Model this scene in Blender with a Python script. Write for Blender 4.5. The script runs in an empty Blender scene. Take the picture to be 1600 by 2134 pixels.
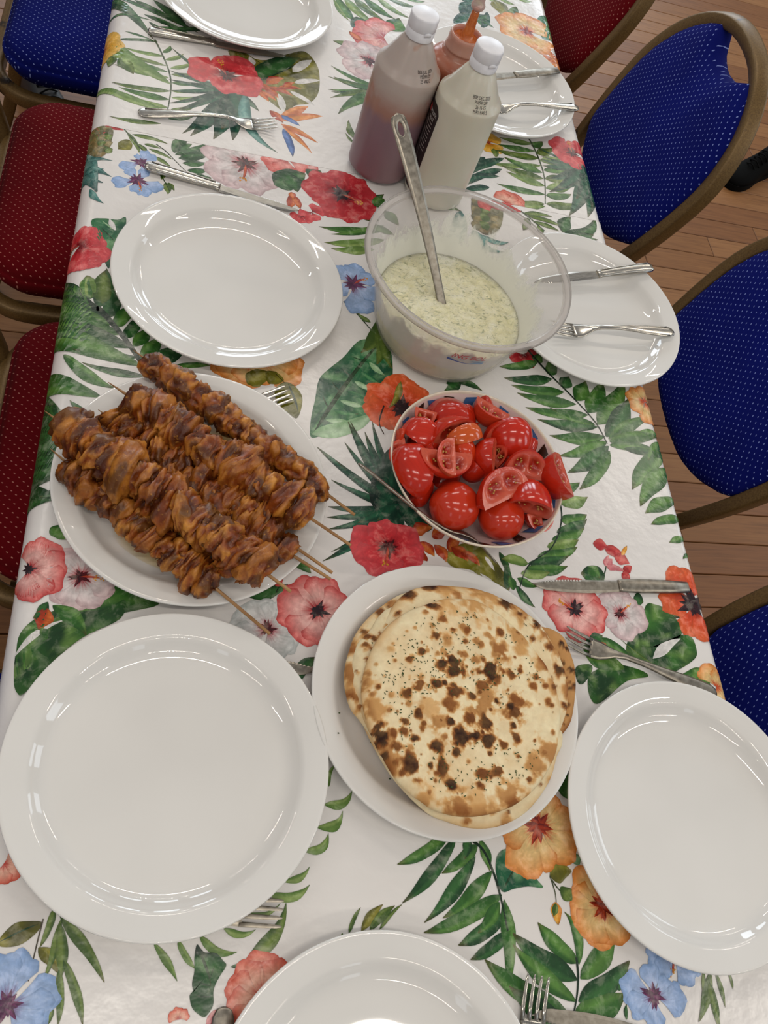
import bpy, bmesh, math, random
import numpy as np
from mathutils import Vector, Matrix, geometry

S = bpy.context.scene
C = S.collection
random.seed(7)
RNG = np.random.default_rng(7)

# ---------------------------------------------------------------- camera
IMG_W, IMG_H, FOCAL = 1600.0, 2134.0, 1729.0
TABLE_Z, CAM_H = 0.74, 0.80
_d = np.array([237.0 - 800, 2050.0 - 1067, FOCAL]); _d /= np.linalg.norm(_d)
_ex = np.array([1.0, 0, 0]) - _d * _d[0]; _ex /= np.linalg.norm(_ex)
_ey = np.cross(_d, _ex)
_ta = math.radians(3.6)
ROT = np.array([math.cos(_ta) * _ex - math.sin(_ta) * _ey,
                -(math.sin(_ta) * _ex + math.cos(_ta) * _ey), -_d])     # world <- camera (x right, y down, z forward)
CAM = np.array([0, 0, TABLE_Z + CAM_H])
cam_data = bpy.data.cameras.new('camera'); cam = bpy.data.objects.new('camera', cam_data); C.objects.link(cam)
cam_data.sensor_fit = 'VERTICAL'; cam_data.sensor_height = 36.0
cam_data.lens = 36.0 * FOCAL / IMG_H
cam_data.clip_start = 0.02
_m = Matrix.Identity(4)
for i in range(3):
    _m[i][0] = ROT[i][0]; _m[i][1] = -ROT[i][1]; _m[i][2] = -ROT[i][2]; _m[i][3] = CAM[i]
cam.matrix_world = _m
S.camera = cam

# ---------------------------------------------------------------- light
S.view_settings.view_transform = 'Standard'; S.view_settings.look = 'None'
S.view_settings.gamma = 1.0; S.view_settings.use_curve_mapping = False
S.view_settings.exposure = -0.36
world = bpy.data.worlds.new('hall_light'); S.world = world; world.use_nodes = True
world.node_tree.nodes['Background'].inputs[0].default_value = (0.96, 0.96, 1.0, 1)
world.node_tree.nodes['Background'].inputs[1].default_value = 0.33

def area(name, loc, target, sx, sy, power, col):
    l = bpy.data.lights.new(name, 'AREA'); l.shape = 'RECTANGLE'; l.size = sx; l.size_y = sy
    l.energy = power; l.color = col
    o = bpy.data.objects.new(name, l); C.objects.link(o); o.location = loc
    o.rotation_euler = (Vector(target) - Vector(loc)).to_track_quat('-Z', 'Y').to_euler()
    return o

# fluorescent tubes of the hall ceiling, in rows across the table
for yy in (-2.2, -0.4, 2.6, 5.0):
    for xx in (-2.6, 0.3, 3.2):
        area('ceiling_tube', (xx, yy, 3.5), (xx, yy, 0), 1.5, 0.04, 20, (1.0, 0.92, 0.82))
# tall windows: a far wall and the right-hand wall
for xx in (-1.2, 0.2, 1.6, 3.0):
    area('window_light', (xx, 7.0, 2.3), (xx, 0, 1.2), 0.9, 1.6, 48, (0.80, 0.90, 1.0))
for yy in (-1.0, 1.0, 3.0):
    area('window_light_side', (5.5, yy, 2.4), (0, yy, 0.9), 0.9, 1.6, 22, (0.80, 0.90, 1.0))
for xx in (-2.2, 2.4):
    area('window_light_near', (xx, -5.0, 2.6), (xx, 0, 0.9), 0.7, 1.5, 7, (0.80, 0.90, 1.0))

# ---------------------------------------------------------------- helpers
def up(px, py, z=TABLE_Z):
    """point of the photograph -> world point on the horizontal plane z"""
    r = ROT @ np.array([px - 800.0, py - 1067.0, FOCAL]); t = (z - CAM[2]) / r[2]
    return CAM + r * t

def lin(h, a=1.0):
    h = h.lstrip('#'); o = []
    for i in (0, 2, 4):
        c = int(h[i:i + 2], 16) / 255.0
        o.append(c / 12.92 if c <= 0.04045 else ((c + 0.055) / 1.055) ** 2.4)
    return (o[0], o[1], o[2], a)

def L3(h): return np.array(lin(h)[:3])

def _hash(i, j, k, seed):
    i = i.astype(np.int64); j = j.astype(np.int64); k = k.astype(np.int64)
    n = (i * 374761393 + j * 668265263 + k * 2147483647 + seed * 1274126177) & 0xffffffff
    n = ((n ^ (n >> 13)) * 1274126177) & 0xffffffff
    n = n ^ (n >> 16)
    return (n & 0xffff) / 65535.0

def vnoise(P, seed=0):
    """value noise in 0..1 of an (n,3) array"""
    P = np.asarray(P, float); f = np.floor(P); t = P - f; t = t * t * (3 - 2 * t); r = 0
    for a in (0, 1):
        wa = t[:, 0] if a else 1 - t[:, 0]
        for b in (0, 1):
            wb = t[:, 1] if b else 1 - t[:, 1]
            for c in (0, 1):
                wc = t[:, 2] if c else 1 - t[:, 2]
                r = r + wa * wb * wc * _hash(f[:, 0] + a, f[:, 1] + b, f[:, 2] + c, seed)
    return r

def fbm(P, seed=0, octv=4):
    P = np.asarray(P, float); r = 0; a = 0.5; s = 0
    for o in range(octv):
        r = r + a * vnoise(P, seed + o * 17); s += a; a *= 0.5; P = P * 2.03
    return r / s

def link(o, parent=None):
    C.objects.link(o)
    if parent is not None: o.parent = parent
    return o

def mesh_obj(name, V, F, mats, parent=None, smooth=True, cols=None, fmat=None, loc=None, auto=None):
    me = bpy.data.meshes.new(name)
    me.from_pydata([tuple(map(float, v)) for v in V], [], [tuple(map(int, f)) for f in F])
    for m in (mats if isinstance(mats, (list, tuple)) else [mats]): me.materials.append(m)
    if smooth: me.polygons.foreach_set('use_smooth', [True] * len(me.polygons))
    if fmat is not None: me.polygons.foreach_set('material_index', [int(x) for x in fmat])
    if cols is not None:
        at = me.color_attributes.new('Col', 'FLOAT_COLOR', 'POINT')
        c = np.ones((len(V), 4)); c[:, :3] = np.asarray(cols)[:, :3]
        at.data.foreach_set('color', c.astype(np.float32).ravel())
    me.update()
    o = bpy.data.objects.new(name, me); link(o, parent)
    if loc is not None: o.location = loc
    return o

class MB:
    """collects vertices, faces (and colours, material slots) of one mesh"""
    def __init__(s): s.V = []; s.F = []; s.Cc = []; s.M = []
    def add(s, V, F, cols=None, m=0):
        b = len(s.V); s.V += [tuple(v) for v in V]; s.F += [tuple(i + b for i in f) for f in F]
        s.M += [m] * len(F)
        if cols is not None: s.Cc += [tuple(c) for c in cols]
    def build(s, name, mats, parent=None, smooth=True, loc=None):
        return mesh_obj(name, s.V, s.F, mats, parent, smooth, np.array(s.Cc) if s.Cc else None, s.M, loc)

def lathe(prof, n=96):
    """profile of (r,z) -> verts, faces; r==0 closes the end"""
    V = []; F = []; rings = []
    for r, z in prof:
        if r <= 1e-7: rings.append([len(V)]); V.append((0, 0, z))
        else:
            rings.append(list(range(len(V), len(V) + n)))
            V += [(r * math.cos(2 * math.pi * k / n), r * math.sin(2 * math.pi * k / n), z) for k in range(n)]
    for a, b in zip(rings, rings[1:]):
        for k in range(n):
            k2 = (k + 1) % n
            if len(a) == 1 and len(b) == 1: continue
            if len(a) == 1: F.append((a[0], b[k2], b[k]))
            elif len(b) == 1: F.append((a[k], a[k2], b[0]))
            else: F.append((a[k], a[k2], b[k2], b[k]))
    return V, F

def spline(pts, n, closed=False):
    """Catmull-Rom through points, n samples per span"""
    P = [np.array(p, float) for p in pts]; m = len(P); out = []
    for i in range(m if closed else m - 1):
        if closed: a, b, c, d = P[(i - 1) % m], P[i], P[(i + 1) % m], P[(i + 2) % m]
        else: a, b, c, d = P[max(i - 1, 0)], P[i], P[i + 1], P[min(i + 2, m - 1)]
        for k in range(n):
            t = k / n
            out.append(0.5 * (2 * b + (c - a) * t + (2 * a - 5 * b + 4 * c - d) * t * t + (3 * b - a - 3 * c + d) * t ** 3))
    if not closed: out.append(P[-1])
    return np.array(out)

def sweep(path, w, h, sec=8, power=4.0, up_hint=(0, 0, 1), closed=False, caps=True):
    """tube of superelliptic section (w x h, scalars or per point) along a path"""
    path = np.asarray(path, float); n = len(path)
    w = np.broadcast_to(np.asarray(w, float), (n,)); h = np.broadcast_to(np.asarray(h, float), (n,))
    if closed: T = np.roll(path, -1, 0) - np.roll(path, 1, 0)
    else: T = np.gradient(path, axis=0)
    T /= np.linalg.norm(T, axis=1)[:, None] + 1e-12
    V = []; F = []
    ang = [2 * math.pi * (k + 0.5) / sec for k in range(sec)]
    cs = [(math.copysign(abs(math.cos(a)) ** (2 / power), math.cos(a)), math.copysign(abs(math.sin(a)) ** (2 / power), math.sin(a))) for a in ang]
    u0 = np.array(up_hint, float)
    for i in range(n):
        t = T[i]; u = u0 - t * (u0 @ t)
        if np.linalg.norm(u) < 1e-3: u = np.array([1.0, 0, 0]) - t * t[0]
        u /= np.linalg.norm(u); s = np.cross(t, u)
        for c, q in cs: V.append(path[i] + s * c * w[i] / 2 + u * q * h[i] / 2)
    m = n if closed else n - 1
    for i in range(m):
        j = (i + 1) % n
        for k in range(sec):
            k2 = (k + 1) % sec
            F.append((i * sec + k, i * sec + k2, j * sec + k2, j * sec + k))
    if caps and not closed:
        F.append(tuple(reversed(range(sec)))); F.append(tuple(range((n - 1) * sec, n * sec)))
    return V, F

def tag(o, label=None, cat=None, group=None, kind=None):
    if label: o['label'] = label
    if cat: o['category'] = cat
    if group: o['group'] = group
    if kind: o['kind'] = kind
    return o

def thing(name, label, cat, loc=(0, 0, 0), rz=0.0, group=None, rot=None):
    o = bpy.data.objects.new(name, None); o.empty_display_size = 0.02; C.objects.link(o)
    o.location = loc; o.rotation_euler = rot if rot is not None else (0, 0, rz)
    return tag(o, label, cat, group)

def dup(root, loc, rot, label=None, group=None):
    r = root.copy(); C.objects.link(r); r.location = loc; r.rotation_euler = rot
    if label: r['label'] = label
    if group: r['group'] = group
    for ch in list(root.children):
        c = ch.copy(); C.objects.link(c); c.parent = r
        for g in ch.children:
            q = g.copy(); C.objects.link(q); q.parent = c
    return r

# ---------------------------------------------------------------- materials
class NT:
    def __init__(s, name):
        s.mat = bpy.data.materials.new(name); s.mat.use_nodes = True
        s.t = s.mat.node_tree; s.n = s.t.nodes; s.bsdf = s.n['Principled BSDF']; s.out = s.n['Material Output']
        s._obj = None
    def put(s, sock, v):
        if isinstance(v, bpy.types.NodeSocket): s.t.links.new(v, sock)
        elif v is not None: sock.default_value = v
    def obj(s):
        if s._obj is None: s._obj = s.n.new('ShaderNodeTexCoord').outputs['Object']
        return s._obj
    def math(s, op, a, b=None, c=None):
        q = s.n.new('ShaderNodeMath'); q.operation = op
        for i, v in enumerate((a, b, c)): s.put(q.inputs[i], v)
        return q.outputs[0]
    def noise(s, scale, detail=3, rough=0.5, vec=None, dist=0.0):
        q = s.n.new('ShaderNodeTexNoise'); s.put(q.inputs['Vector'], vec or s.obj())
        q.inputs['Scale'].default_value = scale; q.inputs['Detail'].default_value = detail
        q.inputs['Roughness'].default_value = rough; q.inputs['Distortion'].default_value = dist
        return q.outputs['Fac']
    def voro(s, scale, feature='F1', vec=None):
        q = s.n.new('ShaderNodeTexVoronoi'); q.feature = feature; s.put(q.inputs['Vector'], vec or s.obj()); q.inputs['Scale'].default_value = scale
        return q.outputs['Distance']
    def scale(s, v, vec=None):
        q = s.n.new('ShaderNodeMapping'); s.put(q.inputs['Vector'], vec or s.obj()); q.inputs['Scale'].default_value = v
        return q.outputs[0]
    def ramp(s, fac, stops, interp='LINEAR'):
        q = s.n.new('ShaderNodeValToRGB'); q.color_ramp.interpolation = interp; s.put(q.inputs[0], fac)
        e = q.color_ramp.elements
        while len(e) < len(stops): e.new(0.5)
        for el, (p, c) in zip(e, stops): el.position = p; el.color = c if not isinstance(c, str) else lin(c)
        return q.outputs[0]
    def mix(s, fac, a, b, mode='MIX'):
        q = s.n.new('ShaderNodeMix'); q.data_type = 'RGBA'; q.blend_type = mode
        s.put(q.inputs[0], fac); s.put(q.inputs[6], a); s.put(q.inputs[7], b)
        return q.outputs[2]
    def sep(s, vec=None):
        q = s.n.new('ShaderNodeSeparateXYZ'); s.put(q.inputs[0], vec or s.obj()); return q.outputs
    def attr(s, name='Col'):
        q = s.n.new('ShaderNodeAttribute'); q.attribute_name = name; return q.outputs['Color']
    def bump(s, h, strength=0.3, dist=0.002):
        q = s.n.new('ShaderNodeBump'); s.put(q.inputs['Height'], h); q.inputs['Strength'].default_value = strength; q.inputs['Distance'].default_value = dist
        s.t.links.new(q.outputs[0], s.bsdf.inputs['Normal']); return q.outputs[0]
    def base(s, col=None, rough=None, spec=None, metal=None, coat=None, sss=None, coat_rough=None, sss_r=None):
        b = s.bsdf.inputs
        for k, v in (('Base Color', col), ('Roughness', rough), ('Specular IOR Level', spec), ('Metallic', metal), ('Coat Weight', coat), ('Coat Roughness', coat_rough), ('Subsurface Weight', sss)):
            if v is not None: s.put(b[k], lin(v) if isinstance(v, str) else v)
        if sss_r: b['Subsurface Radius'].default_value = sss_r; b['Subsurface Scale'].default_value = 0.004
        return s

def plain(name, col, rough=0.5, **k):
    m = NT(name); n = m.noise(60, 2)
    c = lin(col); d = tuple(x * 0.86 for x in c[:3]) + (1,)
    m.base(m.ramp(n, [(0.3, d), (0.7, c)]), rough, **k); return m.mat

def cloth_finish(m, col):
    """glossy wipe-clean oilcloth: soft wrinkles and a clear sheen"""
    w = m.noise(9, 4, 0.55); f = m.noise(55, 3)
    h = m.math('ADD', m.math('MULTIPLY', w, 1.0), m.math('MULTIPLY', f, 0.10))
    h = m.math('ADD', h, m.math('MULTIPLY', m.noise(24, 4, 0.6), 0.35))
    m.bump(h, 0.42, 0.006)
    m.base(col, 0.24, spec=0.5)
    return m.mat

m = NT('white_oilcloth'); MAT_CLOTH = cloth_finish(m, m.ramp(m.noise(3, 2), [(0.3, '#dcd8d4'), (0.7, '#e6e3df')]))
m = NT('printed_oilcloth')
_blot = m.noise(70, 5, 0.62, dist=0.5); _fine = m.noise(210, 3)
_c = m.mix(m.math('MULTIPLY', m.math('SUBTRACT', 1.0, m.ramp(_blot, [(0.32, (0, 0, 0, 1)), (0.62, (1, 1, 1, 1))])), 0.5), m.attr(), (0.02, 0.05, 0.02, 1), 'MULTIPLY')
_c = m.mix(m.math('MULTIPLY', m.ramp(_blot, [(0.5, (0, 0, 0, 1)), (0.72, (1, 1, 1, 1))]), 0.28), _c, (0.9, 0.85, 0.7, 1), 'SCREEN')
_c = m.mix(0.30, _c, m.attr())
MAT_PRINT = cloth_finish(m, _c)

m = NT('glazed_china'); m.bump(m.noise(14, 2), 0.006, 0.002)
MAT_CHINA = m.base(m.ramp(m.noise(8, 2), [(0.3, '#dcdad5'), (0.7, '#e2e0db')]), 0.03, spec=0.55).mat

m = NT('brushed_steel'); _s = m.noise(90, 3, vec=m.scale((1, 12, 12)))
MAT_STEEL = m.base(m.ramp(_s, [(0.3, '#a8a398'), (0.7, '#c8c4bb')]), m.math('MULTIPLY_ADD', _s, 0.12, 0.16), metal=1.0).mat
m = NT('worn_steel'); _s = m.noise(150, 4)
MAT_STEEL_DULL = m.base(m.ramp(_s, [(0.3, '#857e72'), (0.7, '#a8a194')]), m.math('MULTIPLY_ADD', _s, 0.2, 0.26), metal=1.0).mat

def fabric(name, colour, dot, axis, dark):
    m = NT(name); x, y, z = m.sep(); u = x; v = y if axis == 'seat' else z
    a, b = 0.0135, 0.0068
    row = m.math('FLOOR', m.math('DIVIDE', v, b))
    uu = m.math('FRACT', m.math('ADD', m.math('DIVIDE', u, a), m.math('MULTIPLY', row, 0.5)))
    vv = m.math('FRACT', m.math('DIVIDE', v, b))
    du = m.math('MULTIPLY', m.math('SUBTRACT', uu, 0.5), a); dv = m.math('MULTIPLY', m.math('SUBTRACT', vv, 0.5), b)
    sk = m.math('ADD', du, m.math('MULTIPLY', dv, -0.45))
    d = m.math('ADD', m.math('POWER', m.math('DIVIDE', sk, 0.00085), 2.0), m.math('POWER', m.math('DIVIDE', dv, 0.0014), 2.0))
    on = m.math('LESS_THAN', d, 1.0)
    weave = m.noise(900, 2); wide = m.noise(6, 3)
    ground = m.mix(wide, lin(dark), lin(colour))
    ground = m.mix(m.math('MULTIPLY', weave, 0.5), ground, lin(dark))
    m.bump(m.math('ADD', weave, m.math('MULTIPLY', on, 0.5)), 0.25, 0.0006)
    m.base(m.mix(on, ground, lin(dot)), 0.95, spec=0.15)
    return m.mat

BLUE_SEAT = fabric('blue_dotted_seat_fabric', '#081a84', '#8494d4', 'seat', '#040a50')
BLUE_BACK = fabric('blue_dotted_back_fabric', '#081a84', '#8494d4', 'back', '#040a50')
RED_SEAT = fabric('red_dotted_seat_fabric', '#7c0310', '#b8786c', 'seat', '#52020a')
RED_BACK = fabric('red_dotted_back_fabric', '#7c0310', '#b8786c', 'back', '#52020a')
m = NT('bronze_painted_tube'); _n = m.noise(400, 3); _w = m.noise(22, 4)
MAT_BRONZE = m.base(m.mix(m.ramp(_w, [(0.66, (0, 0, 0, 1)), (0.72, (1, 1, 1, 1))]), m.ramp(_n, [(0.3, '#5f4826'), (0.7, '#7a6036')]), lin('#2a2018')), 0.42, metal=0.35).mat
m.bump(_n, 0.15, 0.0008)

# ---------------------------------------------------------------- floor of separate boards
def plank_mat(name, a, b, c):
    m = NT(name); g = m.noise(5, 5, 0.6, vec=m.scale((1.2, 26, 10)), dist=0.8); k = m.noise(9, 3, vec=m.scale((0.6, 2.2, 1)))
    col = m.ramp(g, [(0.25, c), (0.5, b), (0.8, a)])
    col = m.mix(m.ramp(k, [(0.62, (0, 0, 0, 1)), (0.78, (0.55, 0.55, 0.55, 1))]), col, lin('#5a3a20'))
    m.bump(g, 0.12, 0.001); return m.base(col, 0.45, spec=0.4).mat
PLANKS = [plank_mat('oak_board_warm', '#8e6238', '#82562e', '#6c4422'), plank_mat('oak_board_pale', '#986c42', '#8c6038', '#744c2a'),
          plank_mat('oak_board_dark', '#865a34', '#7a4e2a', '#643e20')]
MAT_GAP = plain('board_gap_dirt', '#2a1a0e', 0.9)
floor_o = mesh_obj('floor', [(-4, -3, -0.02), (6, -3, -0.02), (6, 7, -0.02), (-4, 7, -0.02), (-4, -3, -0.008), (6, -3, -0.008), (6, 7, -0.008), (-4, 7, -0.008)],
                   [(3, 2, 1, 0), (4, 5, 6, 7), (0, 1, 5, 4), (1, 2, 6, 5), (2, 3, 7, 6), (3, 0, 4, 7)], MAT_GAP, smooth=False)
tag(floor_o, 'worn oak board floor of the hall', None, None, 'structure')
def plank_mesh(L, W, mat):
    t = 0.012; e = 0.0015; V = []; F = []
    for z, i in ((-t, 0), (-e, 0), (0, e)):
        V += [(i, i, z), (L - i, i, z), (L - i, W - i, z), (i, W - i, z)]
    for a in (0, 4):
        for k in range(4): F.append((a + k, a + (k + 1) % 4, a + 4 + (k + 1) % 4, a + 4 + k))
    F.append((8, 9, 10, 11))
    me = bpy.data.meshes.new('plank'); me.from_pydata(V, [], F); me.materials.append(mat); me.update(); return me
BW, BA, BOFF = 0.0865, 0.0297, 0.745
_meshes = [plank_mesh(L, BW - 0.0025, PLANKS[i % 3]) for i, L in enumerate((1.1, 1.5, 1.9, 0.8, 1.3, 1.7))]
_lens = (1.1, 1.5, 1.9, 0.8, 1.3, 1.7)
for row in range(-9, 40):
    off = BOFF + row * BW
    s0 = -0.9 - random.random() * 0.9
    while s0 < 2.7:
        k = random.randrange(6)
        o = bpy.data.objects.new('plank', _meshes[k]); C.objects.link(o); o.parent = floor_o
        x = s0 * math.cos(BA) - off * math.sin(BA); y = s0 * math.sin(BA) + off * math.cos(BA)
        o.location = (x, y, 0.0005 * random.random()); o.rotation_euler = (0, 0, BA)
        s0 += _lens[k] + 0.002

# hall walls beyond the frame, with the windows the light comes through
MAT_WALL = plain('hall_wall_paint', '#cfc8ba', 0.9)
def wall_box(name, x0, x1, y0, y1):
    V = [(x, y, z) for z in (-0.02, 3.7) for x, y in ((x0, y0), (x1, y0), (x1, y1), (x0, y1))]
    return tag(mesh_obj(name, V, [(3, 2, 1, 0), (4, 5, 6, 7), (0, 1, 5, 4), (1, 2, 6, 5), (2, 3, 7, 6), (3, 0, 4, 7)], MAT_WALL, smooth=False), None, None, None, 'structure')
wall_box('wall_far', -4.0, 6.0, 7.1, 7.3)
wall_box('wall_right', 5.7, 5.9, -3.0, 7.1)
# ---------------------------------------------------------------- table and its two oilcloths
MAT_LAMINATE = plain('table_laminate', '#8d8478', 0.5)
MAT_DARKMETAL = plain('dark_table_steel', '#3a3a3c', 0.4, metal=0.7)
def box(mb, x0, x1, y0, y1, z0, z1):
    V = [(x, y, z) for z in (z0, z1) for x, y in ((x0, y0), (x1, y0), (x1, y1), (x0, y1))]
    mb.add(V, [(3, 2, 1, 0), (4, 5, 6, 7), (0, 1, 5, 4), (1, 2, 6, 5), (2, 3, 7, 6), (3, 0, 4, 7)])
def folding_table(cy, length, label):
    t = thing('folding_table', label, 'table', (0.27, cy, 0), group='tables end to end under the oilcloths')
    b = MB(); box(b, -0.372, 0.372, -length / 2, length / 2, 0.708, 0.735); b.build('tabletop', MAT_LAMINATE, t, smooth=False)
    for sx in (-1, 1):
        for sy in (-1, 1):
            V, F = sweep([(sx * 0.06, sy * (length / 2 - 0.08), 0.706), (sx * 0.06, sy * (length / 2 - 0.08), 0.0)], 0.028, 0.028)
            mesh_obj('leg', V, F, MAT_DARKMETAL, t)
folding_table(0.265, 1.50, 'folding table hidden under the nearer printed oilcloth')
folding_table(1.80, 1.50, 'folding table hidden under the farther printed oilcloth')

XL, XR, RL, RR = -0.098, 0.648, 0.027, 0.012        # flat part of the cloth, rounded edges
def cloth_xz(u):
    """unrolled width u -> (x, z below the top, nx, nz)"""
    if u < XL:
        s = XL - u; q = RL * math.pi / 2
        if s < q: a = s / RL; return XL - RL * math.sin(a), -RL * (1 - math.cos(a)), -math.sin(a), math.cos(a)
        return XL - RL - 0.05 * (s - q), -RL - (s - q), -1.0, 0.0
    if u > XR:
        s = u - XR; q = RR * math.pi / 2
        if s < q: a = s / RR; return XR + RR * math.sin(a), -RR * (1 - math.cos(a)), math.sin(a), math.cos(a)
        return XR + RR + 0.05 * (s - q), -RR - (s - q), 1.0, 0.0
    return u, 0.0, 0.0, 1.0
SEAM = 1.028
def cloth_base(y, near): return TABLE_Z - 0.0008 if near else TABLE_Z - 0.0026
def cloth_pos(u, y, off=0.0, near=True):
    x, z, nx, nz = cloth_xz(u)
    wav = 0.006 * math.sin(9 * y + 1.0) * min(1.0, max(0.0, -z - 0.03) * 10)
    return (x + nx * (off + wav), y, cloth_base(y, near) + z + nz * off)
def cloth_mesh(name, y0, y1, near, label):
    us = list(np.linspace(XL - 0.24, XL - 0.045, 10)) + list(np.linspace(XL - 0.043, XL, 10)) + list(np.linspace(XL + 0.02, XR - 0.02, 24)) + list(np.linspace(XR, XR + 0.02, 7)) + list(np.linspace(XR + 0.03, XR + 0.24, 10))
    ys = np.linspace(y0, y1, int((y1 - y0) / 0.02))
    V = []; F = []; n = len(us)
    for y in ys:
        for u in us: V.append(cloth_pos(u, y, 0, near))
    for j in range(len(ys) - 1):
        for i in range(n - 1): F.append((j * n + i, j * n + i + 1, (j + 1) * n + i + 1, (j + 1) * n + i))
    o = mesh_obj(name, V, F, MAT_CLOTH)
    md = o.modifiers.new('thickness', 'SOLIDIFY'); md.thickness = 0.0006; md.offset = -1; md.use_rim = False
    return tag(o, label, 'tablecloth', 'oilcloths with tropical flowers')
CLOTH_NEAR = cloth_mesh('tablecloth', -0.47, SEAM, True, 'glossy tropical flower oilcloth under the kebabs, breads and empty plates')
CLOTH_FAR = cloth_mesh('tablecloth', SEAM - 0.003, 2.5, False, 'tropical flower oilcloth beyond the seam, under the sauce bottles')

MAT_EDGE_SHADOW = plain('cut_edge_shadow_brown', '#6a4a40', 0.8)  # cut edge and its shadow line, painted together as one dark brown strip
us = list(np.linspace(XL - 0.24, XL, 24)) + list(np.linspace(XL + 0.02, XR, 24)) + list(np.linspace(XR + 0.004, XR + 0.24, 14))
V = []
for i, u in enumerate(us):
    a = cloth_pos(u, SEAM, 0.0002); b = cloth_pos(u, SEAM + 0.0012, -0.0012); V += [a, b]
cut_edge_shadow = mesh_obj('cut_edge_shadow', V, [(2 * i, 2 * i + 2, 2 * i + 3, 2 * i + 1) for i in range(len(us) - 1)], MAT_EDGE_SHADOW, CLOTH_NEAR, smooth=False)
cut_edge_shadow['label'] = 'cut edge of the oilcloth with its shadow line coloured brown'

# ---------------------------------------------------------------- banquet chairs
def rrect(w, d, r, n=8):
    out = []
    for cx, cy, a0 in ((w / 2 - r, d / 2 - r, 0), (-w / 2 + r, d / 2 - r, 90), (-w / 2 + r, -d / 2 + r, 180), (w / 2 - r, -d / 2 + r, 270)):
        for k in range(n + 1):
            a = math.radians(a0 + 90 * k / n); out.append((cx + r * math.cos(a), cy + r * math.sin(a)))
    return out
def rings_mesh(rings, cap_top=True, cap_bot=True):
    n = len(rings[0]); V = [p for r in rings for p in r]; F = []
    for i in range(len(rings) - 1):
        for k in range(n):
            k2 = (k + 1) % n; F.append((i * n + k, i * n + k2, (i + 1) * n + k2, (i + 1) * n + k))
    if cap_top:
        c = len(V); V.append(tuple(np.mean(rings[-1], 0))); b = (len(rings) - 1) * n
        F += [(b + k, b + (k + 1) % n, c) for k in range(n)]
    if cap_bot:
        c = len(V); V.append(tuple(np.mean(rings[0], 0))); F += [((k + 1) % n, k, c) for k in range(n)]
    return V, F
LEAN = math.tan(0.288); SEAT_W, SEAT_D = 0.44, 0.42; BACK_T, BACK_W, BACK_Z = 0.87, 0.215, 0.67
def back_y(z): return -0.240 - max(0.0, z - 0.43) * LEAN
def arch_half(z):
    """half width of the back frame at height z"""
    if z < BACK_Z: return 0.172 + (BACK_W - 0.172) * math.sin(math.pi / 2 * max(0, (z - 0.40)) / (BACK_Z - 0.40))
    return BACK_W * math.cos(math.asin(min(1.0, (z - BACK_Z) / (BACK_T - BACK_Z)))) ** 0.9
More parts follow.
